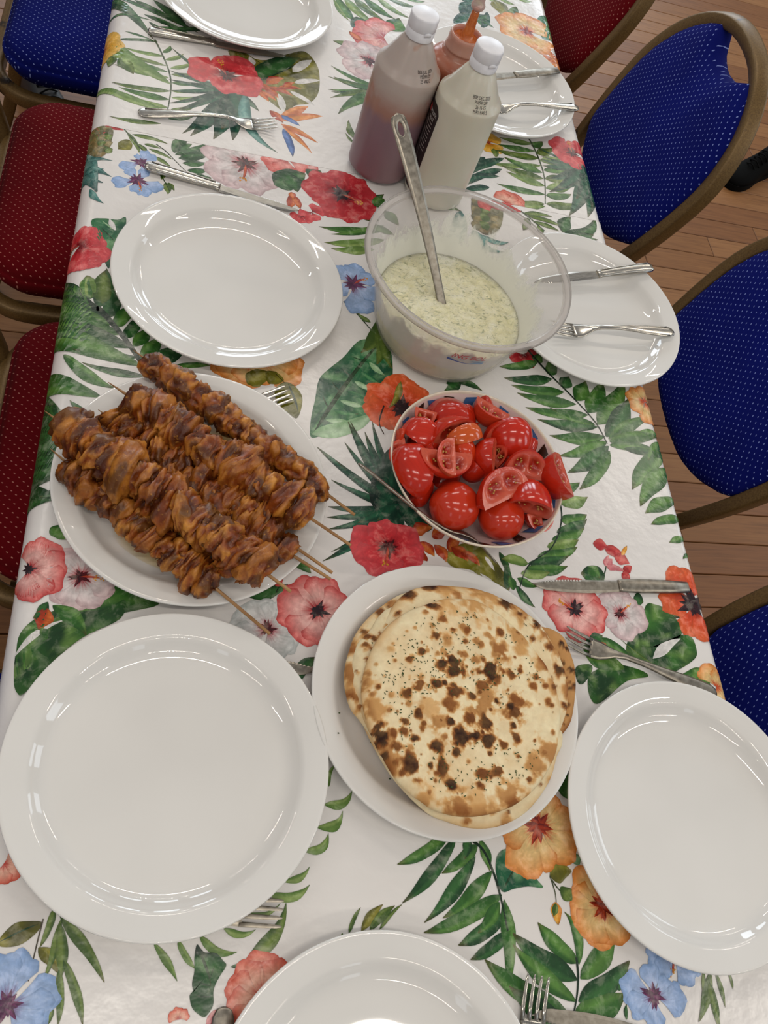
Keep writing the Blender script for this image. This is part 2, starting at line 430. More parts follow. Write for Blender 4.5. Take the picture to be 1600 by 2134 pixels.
def make_chair(label, seat_mat, back_mat):
    t = thing('banquet_chair', label, 'chair', group='banquet chairs around the table')
    rg = []
    for ins, z, in ((0.030, 0.428), (0.012, 0.436), (0.002, 0.455), (0.0, 0.468), (0.003, 0.473), (0.006, 0.4735), (0.006, 0.477), (0.016, 0.487), (0.045, 0.496), (0.10, 0.501), (0.16, 0.503)):
        rg.append([(x, y, z) for x, y in rrect(SEAT_W - 2 * ins, SEAT_D - 2 * ins, max(0.012, 0.075 - ins * 0.5))])
    V, F = rings_mesh(rg); mesh_obj('seat', V, F, seat_mat, t)
    ring = [(x, y, 0.412) for x, y in rrect(SEAT_W + 0.012, SEAT_D + 0.03, 0.09)]
    V, F = sweep(ring, 0.026, 0.030, closed=True); mesh_obj('seat_frame', V, F, MAT_BRONZE, t)
    # arched back tube that runs down into the rear legs
    pts = []
    for z in np.linspace(0.0, 0.40, 10): pts.append((0.172, -0.237 - 0.07 * ((0.40 - z) / 0.40) ** 2, z))
    for z in np.linspace(0.43, BACK_Z, 8): pts.append((arch_half(z), back_y(z), z))
    for a in np.linspace(0.12, math.pi / 2, 14):
        z = BACK_Z + (BACK_T - BACK_Z) * math.sin(a); x = BACK_W * math.cos(a) ** 0.9 if a < math.pi / 2 - 1e-6 else 0.0
        pts.append((x, back_y(z), z))
    pts = np.array(pts); full = np.vstack([pts, pts[-2::-1] * np.array([-1, 1, 1])])
    V, F = sweep(full, 0.026, 0.030, up_hint=(0, -1, 0.2), sec=12, power=6); mesh_obj('back_frame', V, F, MAT_BRONZE, t)
    # upholstered back pad with a hand hold below the arch
    out = []
    N = 72
    for k in range(N):
        a = 2 * math.pi * k / N; out.append(a)
    P2 = []
    zc = 0.66
    for a in out:
        best = 0.0
        for r in np.linspace(0.02, 0.30, 141):
            x = r * math.cos(a); z = zc + r * math.sin(a)
            ok = z > 0.482 + 0.04 * (abs(x) / 0.16) ** 3 and z < BACK_T - 0.012 and abs(x) < arch_half(z) - 0.010
            ok = ok and ((x / 0.085) ** 2 + ((z - BACK_T - 0.005) / 0.062) ** 2 > 1)
            if ok: best = r
            else: break
        P2.append((best * math.cos(a), best * math.sin(a)))
    rg = []
    for sc, dy in ((0.90, -0.020), (0.985, -0.014), (1.0, 0.0), (0.992, 0.010), (0.96, 0.020), (0.88, 0.027), (0.70, 0.031), (0.45, 0.033), (0.2, 0.034)):
        rg.append([(-x * sc, back_y(zc + z * sc) + dy, zc + z * sc) for x, z in P2])
    V, F = rings_mesh(rg); mesh_obj('backrest', V, F, back_mat, t)
    for s in (-1, 1):
        p = spline([(s * 0.205, 0.02, 0.392), (s * 0.205, 0.13, 0.392), (s * 0.205, 0.185, 0.36), (s * 0.205, 0.20, 0.28), (s * 0.20, 0.215, 0.0)], 6)
        V, F = sweep(p, 0.024, 0.024, up_hint=(1, 0, 0)); mesh_obj('leg', V, F, MAT_BRONZE, t)
        V, F = sweep([(s * 0.2, -0.17, 0.392), (s * 0.2, 0.03, 0.392)], 0.022, 0.022); mesh_obj('side_rail', V, F, MAT_BRONZE, t)
    return t
PI = math.pi
blue = make_chair('blue dotted banquet chair whose whole back and hand hold show beside the table', BLUE_SEAT, BLUE_BACK)
red = make_chair('red dotted chair with its back towards the floor, top of the right-hand row', RED_SEAT, RED_BACK)
blue.location = (0.600, 1.409, 0); blue.rotation_euler = (0, 0, PI / 2 + 0.02)
dup(blue, (0.650, 0.835, 0), (0, 0, PI / 2 + 0.02), 'blue dotted chair at the right edge between two other blue chairs')
dup(blue, (0.545, 0.21, 0), (0, 0, PI / 2), 'blue dotted chair lowest on the right, beside the orange poppy print')
red.location = (0.595, 1.975, 0); red.rotation_euler = (0, 0, PI / 2 - 0.06)
dup(red, (-0.080, 1.185, 0), (0, 0, -PI / 2), 'red dotted chair seat at the left beside the pineapple print')
dup(red, (-0.010, 0.685, 0), (0, 0, -PI / 2), 'red dotted chair seat at the left beside the kebab plate')
dup(blue, (-0.13, 1.70, 0), (0, 0, -PI / 2), 'blue dotted chair seat in the top left corner')
dup(blue, (0.02, 0.14, 0), (0, 0, -PI / 2), 'blue dotted chair seat barely showing at the left edge by the large empty plate')
# ---------------------------------------------------------------- plates
PLATE_R = 0.1432
def make_plate(label):
    pr = [(0, 0.0045), (0.060, 0.0045), (0.098, 0.0050), (0.106, 0.0064), (0.112, 0.0098), (0.1165, 0.0145), (0.1195, 0.0175), (0.1225, 0.0188), (0.132, 0.0205), (0.1395, 0.0222), (0.1418, 0.0228),
          (0.1430, 0.0224), (0.1434, 0.0210), (0.1424, 0.0196), (0.132, 0.0172), (0.122, 0.0150), (0.114, 0.0085), (0.104, 0.0018), (0.095, 0.0002), (0.090, 0.0), (0.086, 0.0012), (0, 0.0014)]
    V, F = lathe(pr, 128)
    o = mesh_obj('dinner_plate', V, F, MAT_CHINA)
    return tag(o, label, 'plate', 'white dinner plates')
plate0 = make_plate('empty white plate left of the breads, the largest in view')
def plate(px, py, label, r=0.0, z=TABLE_Z, tilt=(0, 0), xy=None):
    global plate0
    if plate0 is not None and plate0.location.length == 0: o = plate0
    else: o = plate0.copy(); C.objects.link(o)
    x, y = xy if xy else up(px, py, z + 0.022)[:2]
    o.location = (x, y, z + 0.0006); o.rotation_euler = (tilt[0], tilt[1], r); o['label'] = label
    return o
P_BIG = plate(0, 0, 'large empty white plate left of the bread plate', xy=(0.034, 0.169))
P_NAAN = plate(0, 0, 'white plate holding the stack of flatbreads', xy=(0.3055, 0.2395))
P_KEB = plate(0, 0, 'white plate holding the chicken skewers', xy=(0.040, 0.4635))
P_MIDL = plate(0, 0, 'empty white plate above the skewers, beside a beaded knife', xy=(0.070, 0.765))
P_MIDR = plate(0, 0, 'white plate with knife and fork, partly behind the clear bowl', xy=(0.582, 0.814))
P_BOTR = plate(0, 0, 'empty white plate cut by the right edge of the photo', xy=(0.562, 0.115))
P_TOPL = plate(0, 0, 'white plate cut by the top edge, over a knife handle', xy=(0.076, 1.384))
P_TOPR = plate(0, 0, 'white plate with knife and fork behind the sauce bottles', xy=(0.504, 1.308))
P_BOT = plate(0, 0, 'empty white plate cut by the bottom edge of the photo', xy=(0.212, -0.116))

# ---------------------------------------------------------------- cutlery
def frame_from(a, b):
    """matrix with +X from a to b, Z as upright as possible"""
    a = Vector(a); b = Vector(b); x = (b - a).normalized(); z = Vector((0, 0, 1)); y = z.cross(x).normalized(); z = x.cross(y)
    m = Matrix.Identity(4)
    for i in range(3): m[i][0] = x[i]; m[i][1] = y[i]; m[i][2] = z[i]; m[i][3] = a[i]
    return m
def profile_strip(st, sec=10, power=2.6):
    """st: rows x, width, thickness, z"""
    st = np.array(st, float)
    return sweep(np.c_[st[:, 0], 0 * st[:, 0], st[:, 3]], st[:, 1], st[:, 2], sec=sec, power=power)
def fork_mesh():
    """two meshes' data: handle with shoulder, one tine; 0.197 long, handle end at x=0"""
    st = [(0, .004, .0012, .0012), (.002, .013, .0022, .0012), (.008, .0185, .003, .0014), (.02, .0195, .0032, .0022), (.045, .0165, .0032, .0048), (.075, .0105, .0034, .0078), (.10, .0070, .0040, .0098), (.122, .0066, .0042, .0096), (.134, .010, .0030, .0072),
          (.142, .0175, .0024, .0040), (.150, .0235, .0020, .0022), (.158, .0250, .0019, .0018), (.1625, .0252, .0018, .0020)]
    h = profile_strip(st)
    tn = [(.160, .0046, .0017, .0019), (.172, .0043, .0017, .0034), (.184, .0038, .0016, .0064), (.193, .0030, .0014, .0092), (.197, .0012, .0008, .0104)]
    return h, profile_strip(tn, sec=8)
FORK_H, FORK_T = fork_mesh()
def bead_ridge(L0, L1, w0, w1, z0, z1):
    """raised line down each edge of a patterned handle"""
    out = []
    for s in (-1, 1):
        st = [(L0 + (L1 - L0) * t, s * (w0 + (w1 - w0) * t) / 2, z0 + (z1 - z0) * t) for t in np.linspace(0, 1, 10)]
        out.append(sweep(st, 0.0016, 0.0016, sec=6, power=2))
    return out
def make_fork(mat=MAT_STEEL, rim=True):
    t = thing('fork', 'fork', 'fork', group='table forks')
    mb = MB(); mb.add(*FORK_H)
    if rim:
        for V, F in bead_ridge(.010, .085, .0155, .0075, .0032, .0092): mb.add(V, F)
    mb.build('handle', mat, t)
    V0, F0 = FORK_T; me = None
    for k, y in enumerate((-.0102, -.0034, .0034, .0102)):
        if me is None:
            o = mesh_obj('tine', V0, F0, mat, t); me = o.data
        else:
            o = bpy.data.objects.new('tine', me); link(o, t)
        o.location = (0, y, 0)
    return t
def knife_data(pattern):
    if pattern == 'plain':
        st = [(0, .012, .002, .0030), (.0015, .0145, .0055, .0030), (.03, .0175, .0058, .0030), (.07, .0185, .0054, .0028), (.094, .0165, .0046, .0026), (.098, .0150, .0038, .0024)]
    else:
        st = [(0, .006, .002, .0034), (.002, .014, .0050, .0034), (.007, .0175, .0064, .0034), (.03, .0165, .0066, .0034), (.07, .0145, .0060, .0032), (.094, .0125, .0052, .0030), (.098, .0150, .0056, .0030), (.101, .0130, .0040, .0028)]
    h = profile_strip(st, sec=12)
    # flat blade with a curved belly and a toothed edge near the tip
    xs = np.linspace(0.098, 0.211, 60); V = []; F = []
    for i, x in enumerate(xs):
        t = (x - 0.098) / 0.113
        top = 0.0068 - 0.0005 * t if t < 0.55 else 0.0065 * max(0.02, 1 - ((t - 0.55) / 0.45) ** 2.2)
        bot = -0.0075 - 0.0030 * math.sin(math.pi * min(1, t * 1.15)) if t < 0.8 else -(0.0075 + 0.0030 * math.sin(math.pi * 0.92)) * max(0.05, 1 - ((t - 0.8) / 0.2) ** 2)
        if 0.45 < t < 0.93 and i % 2: top -= 0.0009
        th = 0.0016 * (1 - 0.5 * t)
        V += [(x, top, 0.0014), (x, top * 0.6, 0.0014 + th), (x, bot * 0.7, 0.0014 + th), (x, bot, 0.0014), (x, bot * 0.7, 0.0004), (x, top * 0.6, 0.0004)]
    n = 6
    for i in range(len(xs) - 1):
        for k in range(n): F.append((i * n + k, i * n + (k + 1) % n, (i + 1) * n + (k + 1) % n, (i + 1) * n + k))
    F.append(tuple(reversed(range(n)))); F.append(tuple(range((len(xs) - 1) * n, len(xs) * n)))
    return h, (V, F)
def make_knife(mat=MAT_STEEL, pattern='beaded'):
    t = thing('knife', 'knife', 'knife', group='table knives')
    h, b = knife_data(pattern); mb = MB(); mb.add(*h)
    if pattern == 'beaded':
        for V, F in bead_ridge(.008, .094, .0150, .0110, .0062, .0056): mb.add(V, F)
    mb.build('handle', mat, t); mesh_obj('blade', *b, mat, t, smooth=False)
    return t
fork0 = make_fork(); fork1 = make_fork(MAT_STEEL_DULL, False)
knife0 = make_knife(); knife1 = make_knife(MAT_STEEL_DULL, 'plain')
_used = set()
def lay(proto, a, b, za, zb, label, roll=0.0, flip=False, tip=None, edge=False, flat=None):
    """put a piece with its handle end at photo point a (height za) pointing to b (height zb)"""
    A = up(*a, za); B = up(*b, zb)
    if tip: A = B - (B - A) / np.linalg.norm(B - A) * tip
    m = frame_from(A, B) @ Matrix.Rotation(roll, 4, 'X')
    if edge:      # turned so that it is seen along its flat side
        v = Vector((A + B) / 2 - CAM).normalized(); m = frame_from(A, B); y = m.col[1].to_3d(); z = m.col[2].to_3d()
        m = m @ Matrix.Rotation(math.atan2(z.dot(v), y.dot(v)) + roll, 4, 'X')
    if flat: m = m @ Matrix.Scale(flat, 4, (0, 0, 1))
    if flip: m = m @ Matrix.Scale(-1, 4, (0, 1, 0))
    o = proto if proto.name not in _used else dup(proto, (0, 0, 0), (0, 0, 0))
    _used.add(proto.name); o.matrix_world = m; o['label'] = label
    return o
Z = TABLE_Z
ZF = Z - 0.0012
lay(fork0, (287, 235), (583, 268), ZF, ZF, 'beaded fork lying on the far oilcloth below the red hibiscus')
lay(knife0, (308, 68), (560, 112), ZF, ZF, 'knife pushed under the plate at the top edge')
lay(knife0, (302, 349), (622, 440), Z + .0006, Z + .0006, 'beaded knife lying above the empty plate on the left')
lay(knife1, (1162, 150), (880, 178), Z + .024, Z + .020, 'plain knife on the plate behind the bottles')
lay(fork0, (1204, 225), (930, 232), Z + .0245, Z + .016, 'fork on the plate behind the bottles')
lay(knife0, (1357, 560), (1050, 598), Z + .0275, Z + .014, 'beaded knife on the plate beside the clear bowl')
lay(fork0, (1403, 693), (1120, 690), Z + .0255, Z + .010, 'beaded fork on the plate beside the clear bowl')
lay(knife1, (1432, 1226), (1112, 1217), Z + .0006, Z + .0006, 'knife with toothed blade lying beside the bread plate', flip=True)
lay(fork1, (1492, 1448), (1168, 1328), Z + .001, Z + .001, 'dull fork lying between the breads and the plate on the right')
lay(fork0, (380, 900), (603, 820), Z + .0008, Z + .0008, 'fork under the kebab plate, only its tines showing', tip=.197, flat=.3)
lay(fork1, (300, 1885), (588, 1905), Z + .0008, Z + .0008, 'fork under the large empty plate, tine tips showing', tip=.197, flat=.3)
lay(fork0, (1095, 2420), (1112, 2032), Z + .0008, Z + .0008, 'fork with upright shining tines at the bottom edge', tip=.197)
lay(knife1, (380, 1365), (662, 1395), Z + .0006, Z + .0006, 'toothed knife under the large plate, tip towards the breads', tip=.211, flat=.3)
lay(fork1, (468, 2098), (430, 2400), Z + .0008, Z + .0008, 'rounded steel handle end at the bottom edge beside the plate')
lay(knife1, (1540, 2200), (1190, 2132), Z + .0006, Z + .0006, 'knife at the very bottom edge beside the blue flowers')
# ---------------------------------------------------------------- the printed pattern of the oilcloths
def px2u(px, py, near=True):
    """photo point -> (unrolled u, y) on the draped cloth"""
    zb = cloth_base(1.0, near)
    p = up(px, py, zb)
    if XL <= p[0] <= XR: return p[0], p[1]
    left = p[0] < XL
    best = None
    for k in range(121):
        u = (XL - 0.0012 * k) if left else (XR + 0.0009 * k)
        x, z, _, _ = cloth_xz(u); q = up(px, py, zb + z); d = abs(q[0] - x)
        if best is None or d < best[0] - 1e-9: best = (d, u, q[1])
    return best[1], best[2]

LEAFW = 1.5
class Print:
    def __init__(s, near): s.near = near; s.mb = MB(); s.k = 0
    def P(s, p): return np.array(px2u(p[0], p[1], s.near))
    def put(s, UY, F, cols):
        s.k += 1; off = 8e-7 * s.k + 4e-6
        UY = np.asarray(UY, float).copy()
        if s.near: UY[:, 1] = np.minimum(UY[:, 1], SEAM)
        elif UY[:, 1].max() < SEAM - 0.05: return
        s.mb.add([cloth_pos(u, y, off + 0.0006 * min(1, max(0, (XL + 0.006 - u) / 0.008, (u - XR + 0.006) / 0.008)), s.near) for u, y in UY], F, cols)
    # -- a lens shaped leaf along a bent axis
    def leaf_uy(s, a, b, w, bend=0.0, pal='green', peak=0.42, tip=None, n=12, hook=0.0, k=None):
        if min(a[0], b[0]) < XL + 0.02 or max(a[0], b[0]) > XR - 0.01: n = 34
        a = np.asarray(a, float); b = np.asarray(b, float); d = b - a; Ln = np.linalg.norm(d) + 1e-9; t = d / Ln; nrm = np.array([-t[1], t[0]])
        dk, md, lt = [L3(c) for c in PAL[pal]]
        rs = np.random.default_rng(int(abs(a[0] * 7919 + a[1] * 104729 + b[0] * 1299709) * 1e4) % (2 ** 32))
        sgn = 1 if rs.random() < 0.5 else -1
        ts = np.linspace(0, 1, n); UY = []; CO = []
        e = math.log(0.5) / math.log(peak)
        ph = rs.random() * 20
        for i, q in enumerate(ts):
            c = a + d * q + nrm * (bend * Ln * 4 * q * (1 - q) * (0.55 + 0.45 * q) + hook * Ln * max(0, q - 0.72) ** 2 * 12)
            hw = w / 2 * max(0.03, math.sin(math.pi * q ** e)) ** 0.85
            wob = 1 + 0.10 * math.sin(9 * q + ph)
            nz = rs.random(5)
            for j, v in enumerate((-1, -0.5, 0, 0.5, 1)):
                UY.append(c + nrm * v * hw * wob)
                g = md * (0.85 + 0.3 * nz[j])
                if v * sgn < 0: g = 0.62 * g + 0.38 * dk
                if v * sgn > 0: g = 0.68 * g + 0.32 * lt * (0.8 + 0.4 * nz[j])
                if abs(v) == 1: g = 0.55 * g + 0.45 * dk
                if v == 0: g = 0.6 * g + 0.4 * (dk if sgn > 0 else lt)
                g = g * (1 - 0.45 * (1 - min(1, q / 0.25))) + dk * 0.45 * (1 - min(1, q / 0.25))
                if q > 0.82: f = (q - 0.82) / 0.18 * 0.75; g = g * (1 - f) + (L3('#5a4a22') if tip is None else L3(tip)) * f
                CO.append(g)
        F = [(i * 5 + j, (i + 1) * 5 + j, (i + 1) * 5 + j + 1, i * 5 + j + 1) for i in range(n - 1) for j in range(4)]
        s.put(UY, F, CO)
    def leaf(s, a, b, wpx=None, bend=0.0, pal='green', **k):
        A = s.P(a); B = s.P(b); Ln = np.linalg.norm(B - A); Lp = math.hypot(b[0] - a[0], b[1] - a[1]) + 1e-6
        s.leaf_uy(A, B, (wpx * LEAFW * Ln / Lp) if wpx else 0.17 * Ln, bend, pal, **k)
    def stem(s, pts, wpx, col, taper=0.5):
        P = spline([s.P(p) for p in pts], 6); n = len(P)
        scale = np.linalg.norm(P[-1] - P[0]) / (math.hypot(pts[-1][0] - pts[0][0], pts[-1][1] - pts[0][1]) + 1e-6)
        T = np.gradient(P, axis=0); T /= np.linalg.norm(T, axis=1)[:, None] + 1e-12
        UY = []; CO = []
        for i in range(n):
            w = wpx * scale * (1 - taper * i / n) / 2; nn = np.array([-T[i][1], T[i][0]])
            UY += [P[i] - nn * w, P[i] + nn * w]; c = L3(col) * (0.75 + 0.5 * (i % 3) / 3); CO += [c * 0.8, c]
        s.put(UY, [(2 * i, 2 * i + 2, 2 * i + 3, 2 * i + 1) for i in range(n - 1)], CO)
    def frond(s, stem, leaflets, wpx=16, bend=0.06, pal='green', wstem=6, pals=None):
        for i, L in enumerate(leaflets):
            w = L[2] if len(L) > 2 else wpx; bd = L[3] if len(L) > 3 else bend
            s.leaf(L[0], L[1], w, bd, pals[i % len(pals)] if pals else pal)
        if stem: s.stem(stem, wstem, PAL[pal][0])
    # -- petals
    def petal(s, c, ang, R, half, cen, mid, edge, ruff=0.07, seed=0, veins=0.5, nr=11, na=17, blunt=0.25, rim=None):
        rs = np.random.default_rng(abs(int(seed))); UY = []; CO = []
        ph = rs.random(3) * 6.28; cen, mid, edge = L3(cen), L3(mid), L3(edge)
        vn = rs.random(na)
        for i in range(nr):
            q = (i / (nr - 1))
            for j in range(na):
                v = -1 + 2 * j / (na - 1)
                a = ang + half * v * (0.50 + 0.50 * q ** 0.7)
                out = R * (1 - blunt * abs(v) ** 2.6 + ruff * (math.sin(3.3 * v * 2 + ph[0]) * 0.6 + math.sin(9 * v + ph[1]) * 0.35 + math.sin(17 * v + ph[2]) * 0.18) * q)
                r = out * q
                UY.append(np.asarray(c) + r * np.array([math.cos(a), math.sin(a)]))
                g = mid + (edge - mid) * max(0, (q - 0.45) / 0.55) ** 1.3
                vs = (vn[j] - 0.45) * veins * (1 - 0.5 * q)
                g = g + (cen - g) * np.clip((0.42 - q) / 0.30 + vs * (1.1 - q) * 1.4, 0, 1)
                g = g * (0.92 + 0.16 * rs.random())
                if abs(v) > 0.93 or i == nr - 1: g = g * (0.80 if rim is None else 1) + (0 if rim is None else (L3(rim) - g) * 0.6)
                CO.append(np.clip(g, 0, 1))
        F = [(i * na + j, (i + 1) * na + j, (i + 1) * na + j + 1, i * na + j + 1) for i in range(nr - 1) for j in range(na - 1)]
        s.put(UY, F, CO)
    def size(s, c, r):
        c0 = s.P(c); ax = up(c[0] + r, c[1]) - up(c[0] - r, c[1]); ay = up(c[0], c[1] + r) - up(c[0], c[1] - r)
        return c0, (np.linalg.norm(ax) + np.linalg.norm(ay)) / 4
    def pxdir(s, c, deg):
        """direction seen in the photo (degrees, 0 right, 90 up) -> angle on the cloth"""
        a = math.radians(deg); p = up(c[0] + 5 * math.cos(a), c[1] - 5 * math.sin(a)) - up(*c); return math.atan2(p[1], p[0])
    def flower(s, c, r, pal, n=5, rot=20, petals=None, half=46, eye=0.15, stamen=None, seed=1, ruff=0.06, veins=0.6, blunt=0.25):
        c0, R = s.size(c, r); cen, mid, edge = FPAL[pal]
        angs = petals or [(rot + 360 / n * k, 1.0) for k in range(n)]
        for k, (a, f) in enumerate(angs):
            s.petal(c0, s.pxdir(c, a), R * f, math.radians(half), cen, mid, edge, ruff=ruff, seed=seed * 31 + k, veins=veins, blunt=blunt)
        dk = EYE[pal]
        if eye:
            rs = np.random.default_rng(seed)
            for k in range(11):       # ragged dark eye
                a = 2 * math.pi * k / 11 + rs.random() * 0.4
                s.leaf_uy(c0 - 0.3 * eye * R * np.array([math.cos(a), math.sin(a)]), c0 + R * eye * (1.1 + 1.3 * rs.random()) * np.array([math.cos(a), math.sin(a)]), R * eye * 0.75, 0, dk, peak=0.35, tip=FPAL[pal][0], n=6)
        if stamen is not None:
            a = s.pxdir(c, stamen); e = np.array([math.cos(a), math.sin(a)])
            s.leaf_uy(c0, c0 + e * R * 0.52, R * 0.075, 0.04, 'stamen', peak=0.5, tip='#e2902a', n=8)
            rs = np.random.default_rng(seed + 5)
            for k in range(9):
                q = c0 + e * R * (0.36 + 0.2 * rs.random()) + (rs.random(2) - 0.5) * R * 0.14
                s.leaf_uy(q - e * R * .03, q + e * R * .03, R * 0.05, 0, 'pollen', n=4)
    # -- broad leaf given by its outline
    def blade(s, outline, pal='green', core=None, veins=None, slits=None, rings=7, n=5, seed=3):
        pts = spline([s.P(p) for p in outline], n, closed=True); c0 = s.P(core) if core else pts.mean(0)
        dk, md, lt = [L3(c) for c in PAL[pal]]; UY = []; CO = []
        m = len(pts)
        for i in range(rings + 1):
            q = i / rings; UY += list(c0 + (pts - c0) * max(q, 0.002))
        N = fbm(np.c_[np.array(UY) * 38, np.full(len(UY), seed)], seed, 3); N2 = fbm(np.c_[np.array(UY) * 90, np.full(len(UY), seed)], seed + 5, 2)
        for i in range(len(UY)):
            t = np.clip((N[i] - 0.32) / 0.36, 0, 1); g = dk + (md - dk) * t; g = g + (lt - g) * np.clip((N2[i] - 0.52) * 2.4, 0, 0.7)
            if i >= rings * m: g = g * 0.8
            CO.append(g)
        F = [(i * m + j, i * m + (j + 1) % m, (i + 1) * m + (j + 1) % m, (i + 1) * m + j) for i in range(rings) for j in range(m)]
        A_ = np.array(UY); e1 = A_[[q[2] for q in F]] - A_[[q[0] for q in F]]; e2 = A_[[q[3] for q in F]] - A_[[q[1] for q in F]]
        sg = np.sign(e1[:, 0] * e2[:, 1] - e1[:, 1] * e2[:, 0]); F = [q for q, k in zip(F, sg) if k * np.sign(sg.sum()) >= 0]     # no folded-over facets
        s.put(UY, F, CO)
        for v in veins or []: s.leaf(v[0], v[1], v[2] if len(v) > 2 else 4, v[3] if len(v) > 3 else 0.03, 'vein' if len(v) < 5 else v[4], n=8)
        for v in slits or []: s.leaf(v[0], v[1], v[2] if len(v) > 2 else 8, v[3] if len(v) > 3 else 0.04, 'white', tip='#e0ddd9', n=8)
PAL = {'green': ('#1c4420', '#3f7a2c', '#7fa653'), 'light': ('#3c6428', '#7a9c45', '#b3c27e'), 'dark': ('#10301c', '#265a2c', '#4f8a45'), 'teal': ('#0c2e28', '#15503a', '#2f7a55'),
       'jade': ('#14503a', '#2f7d4a', '#7fb37a'), 'olive': ('#4a4a14', '#7c7a22', '#b0a845'), 'moss': ('#28481a', '#55742a', '#93a452'), 'blue': ('#17386a', '#2f62b0', '#6d9ad6'),
       'turq': ('#1f5550', '#4f938c', '#8fc0b6'), 'orangeleaf': ('#a83a10', '#e07a24', '#f2b04e'), 'fire': ('#7a1810', '#cf4a1e', '#e99a40'), 'redleaf': ('#8c1218', '#cf2f34', '#ea7a6c'),
       'white': ('#dedbd7', '#e2dfdb', '#e4e1dd'), 'vein': ('#0f2c16', '#173c1e', '#28542c'), 'pale': ('#7fae78', '#9cc294', '#c8dcc0'), 'stamen': ('#8c1a20', '#c23a2a', '#e0782e'), 'pollen': ('#c86a14', '#e8a02c', '#f2c050'),
       'eyered': ('#2a0a10', '#4a0c16', '#7a1420'), 'eyedark': ('#1c1018', '#2a141c', '#4c1a24'), 'eyepurple': ('#341030', '#5c1850', '#8a2c6c'), 'eyeor': ('#5a1410', '#9c2814', '#d85020'),
       'pine': ('#4a4630', '#7c7a50', '#c0a060'), 'pink': ('#c05060', '#e08a8c', '#f0bab4'), 'stick': ('#2c1c14', '#4a3020', '#6c4c30')}
FPAL = {'red': ('#7a0c18', '#d0323a', '#e2545a'), 'deepred': ('#5c0812', '#b41c28', '#cf3a40'), 'coral': ('#b41e26', '#efb6ae', '#dc4a48'), 'salmon': ('#c02a20', '#efb49c', '#de5238'), 'white': ('#b4404c', '#dcd2d0', '#d8b8ba'), 'poppy': ('#5a1210', '#dd4a24', '#ea6a38'),
        'orange': ('#d8481c', '#efcd8c', '#ec8c38'), 'yellow': ('#c8641c', '#efb02e', '#f0c058'), 'blue': ('#6a2a70', '#a8bfe6', '#8fb0e0'), 'pale': ('#a8404c', '#d8d4d2', '#cfd4d2')}
EYE = {'red': 'eyered', 'deepred': 'eyedark', 'coral': 'eyedark', 'salmon': 'eyered', 'white': 'eyered', 'poppy': 'eyedark', 'orange': 'eyeor', 'yellow': 'eyeor', 'blue': 'eyepurple', 'pale': 'eyered'}

def crop(ox, oy, k):
    return lambda *p: [(ox + a / k, oy + b / k) for a, b in p]
# ============ far cloth
f = Print(False)
z1 = crop(0, 0, 4.0); c1 = crop(0, 0, 2.0); c3 = crop(680, 0, 4.0); c2 = crop(800, 0, 2.0)
for a, b, w in (((510, 0), (830, 140), 20), ((560, 0), (740, 100), 18), ((640, 0), (790, 130), 22), ((600, 60), (800, 150), 18), ((470, 70), (640, 165), 12), ((440, 110), (640, 88), 9), ((500, 165), (660, 175), 12), ((620, 90), (690, 150), 12), ((520, 130), (640, 170), 8), ((650, 140), (800, 142), 14), ((860, 120), (640, 110), 18)):
    f.leaf(*c1(a, b), w * .6, 0.05, 'dark')
f.flower((214, 114), 46, 'yellow', petals=[(20, .95), (-20, 1), (80, .8), (-70, 1), (150, .8)], eye=.12, seed=5)
f.leaf((232, 118), (227, 140), 10, .1, 'moss')
f.frond(z1((1290, 330), (1350, 450), (1410, 600), (1425, 740), (1395, 930)),
        [z1((1370, 470), (1030, 395)) + [8.7], z1((1390, 550), (1000, 425)) + [8.7], z1((1400, 600), (1000, 470)) + [10.4], z1((1410, 650), (955, 540)) + [11.6], z1((1420, 700), (890, 625)) + [11.6], z1((1420, 760), (930, 690)) + [11.6], z1((1410, 830), (990, 725)) + [13.9], z1((1400, 900), (1040, 800)) + [12.8], z1((1390, 930), (810, 890)) + [10.4], z1((1340, 1030), (910, 970)) + [9.9],
         z1((1360, 440), (1420, 380)) + [5.2, -.15], z1((1380, 500), (1530, 450)) + [7.0, -.1], z1((1420, 570), (1610, 520)) + [7.5, -.1], z1((1425, 620), (1640, 610)) + [8.1, -.1], z1((1430, 690), (1650, 690)) + [7.5, -.1], z1((1430, 760), (1640, 740)) + [7.5, -.1], z1((1430, 815), (1640, 805)) + [7.5, -.1], z1((1410, 920), (1640, 870)) + [8.1, -.1], z1((1400, 990), (1640, 950)) + [8.1, -.1]],
        pals=['light', 'moss', 'green', 'light'], pal='moss', wstem=3, bend=.05)
f.leaf((248, 122), (278, 154), 17, .05, 'moss')
f.blade(c1((950, 215), (1000, 205), (1050, 240), (1110, 250), (1200, 225), (1270, 215), (1320, 270), (1332, 330), (1325, 390), (1290, 430), (1230, 440), (1190, 468), (1120, 420), (1050, 370), (1010, 300)), 'olive', slits=[c1((1120, 300), (1150, 250)) + [9], c1((1180, 290), (1190, 235)) + [10], c1((1220, 300), (1300, 250)) + [10], c1((1225, 345), (1335, 335)) + [9], c1((1210, 380), (1310, 440)) + [9], c1((1160, 390), (1180, 470)) + [8], c1((1060, 270), (1040, 235)) + [7]], veins=[c1((1060, 350), (1270, 260)) + [4]])
f.leaf(*c1((1050, 320), (1250, 240)), 22, .05, 'dark')
hub = (480, 185)
for b, w in (((380, 278), 13), ((397, 283), 16), ((445, 290), 18), ((462, 270), 16), ((485, 292), 16), ((515, 263), 16), ((540, 232), 12), ((350, 215), 9), ((372, 228), 11), ((352, 188), 10), ((352, 165), 11), ((352, 146), 10), ((358, 100), 8)):
    f.leaf(hub, b, w, .05, 'teal')
f.leaf((512, 190), (578, 318), 14, -.22, 'turq')
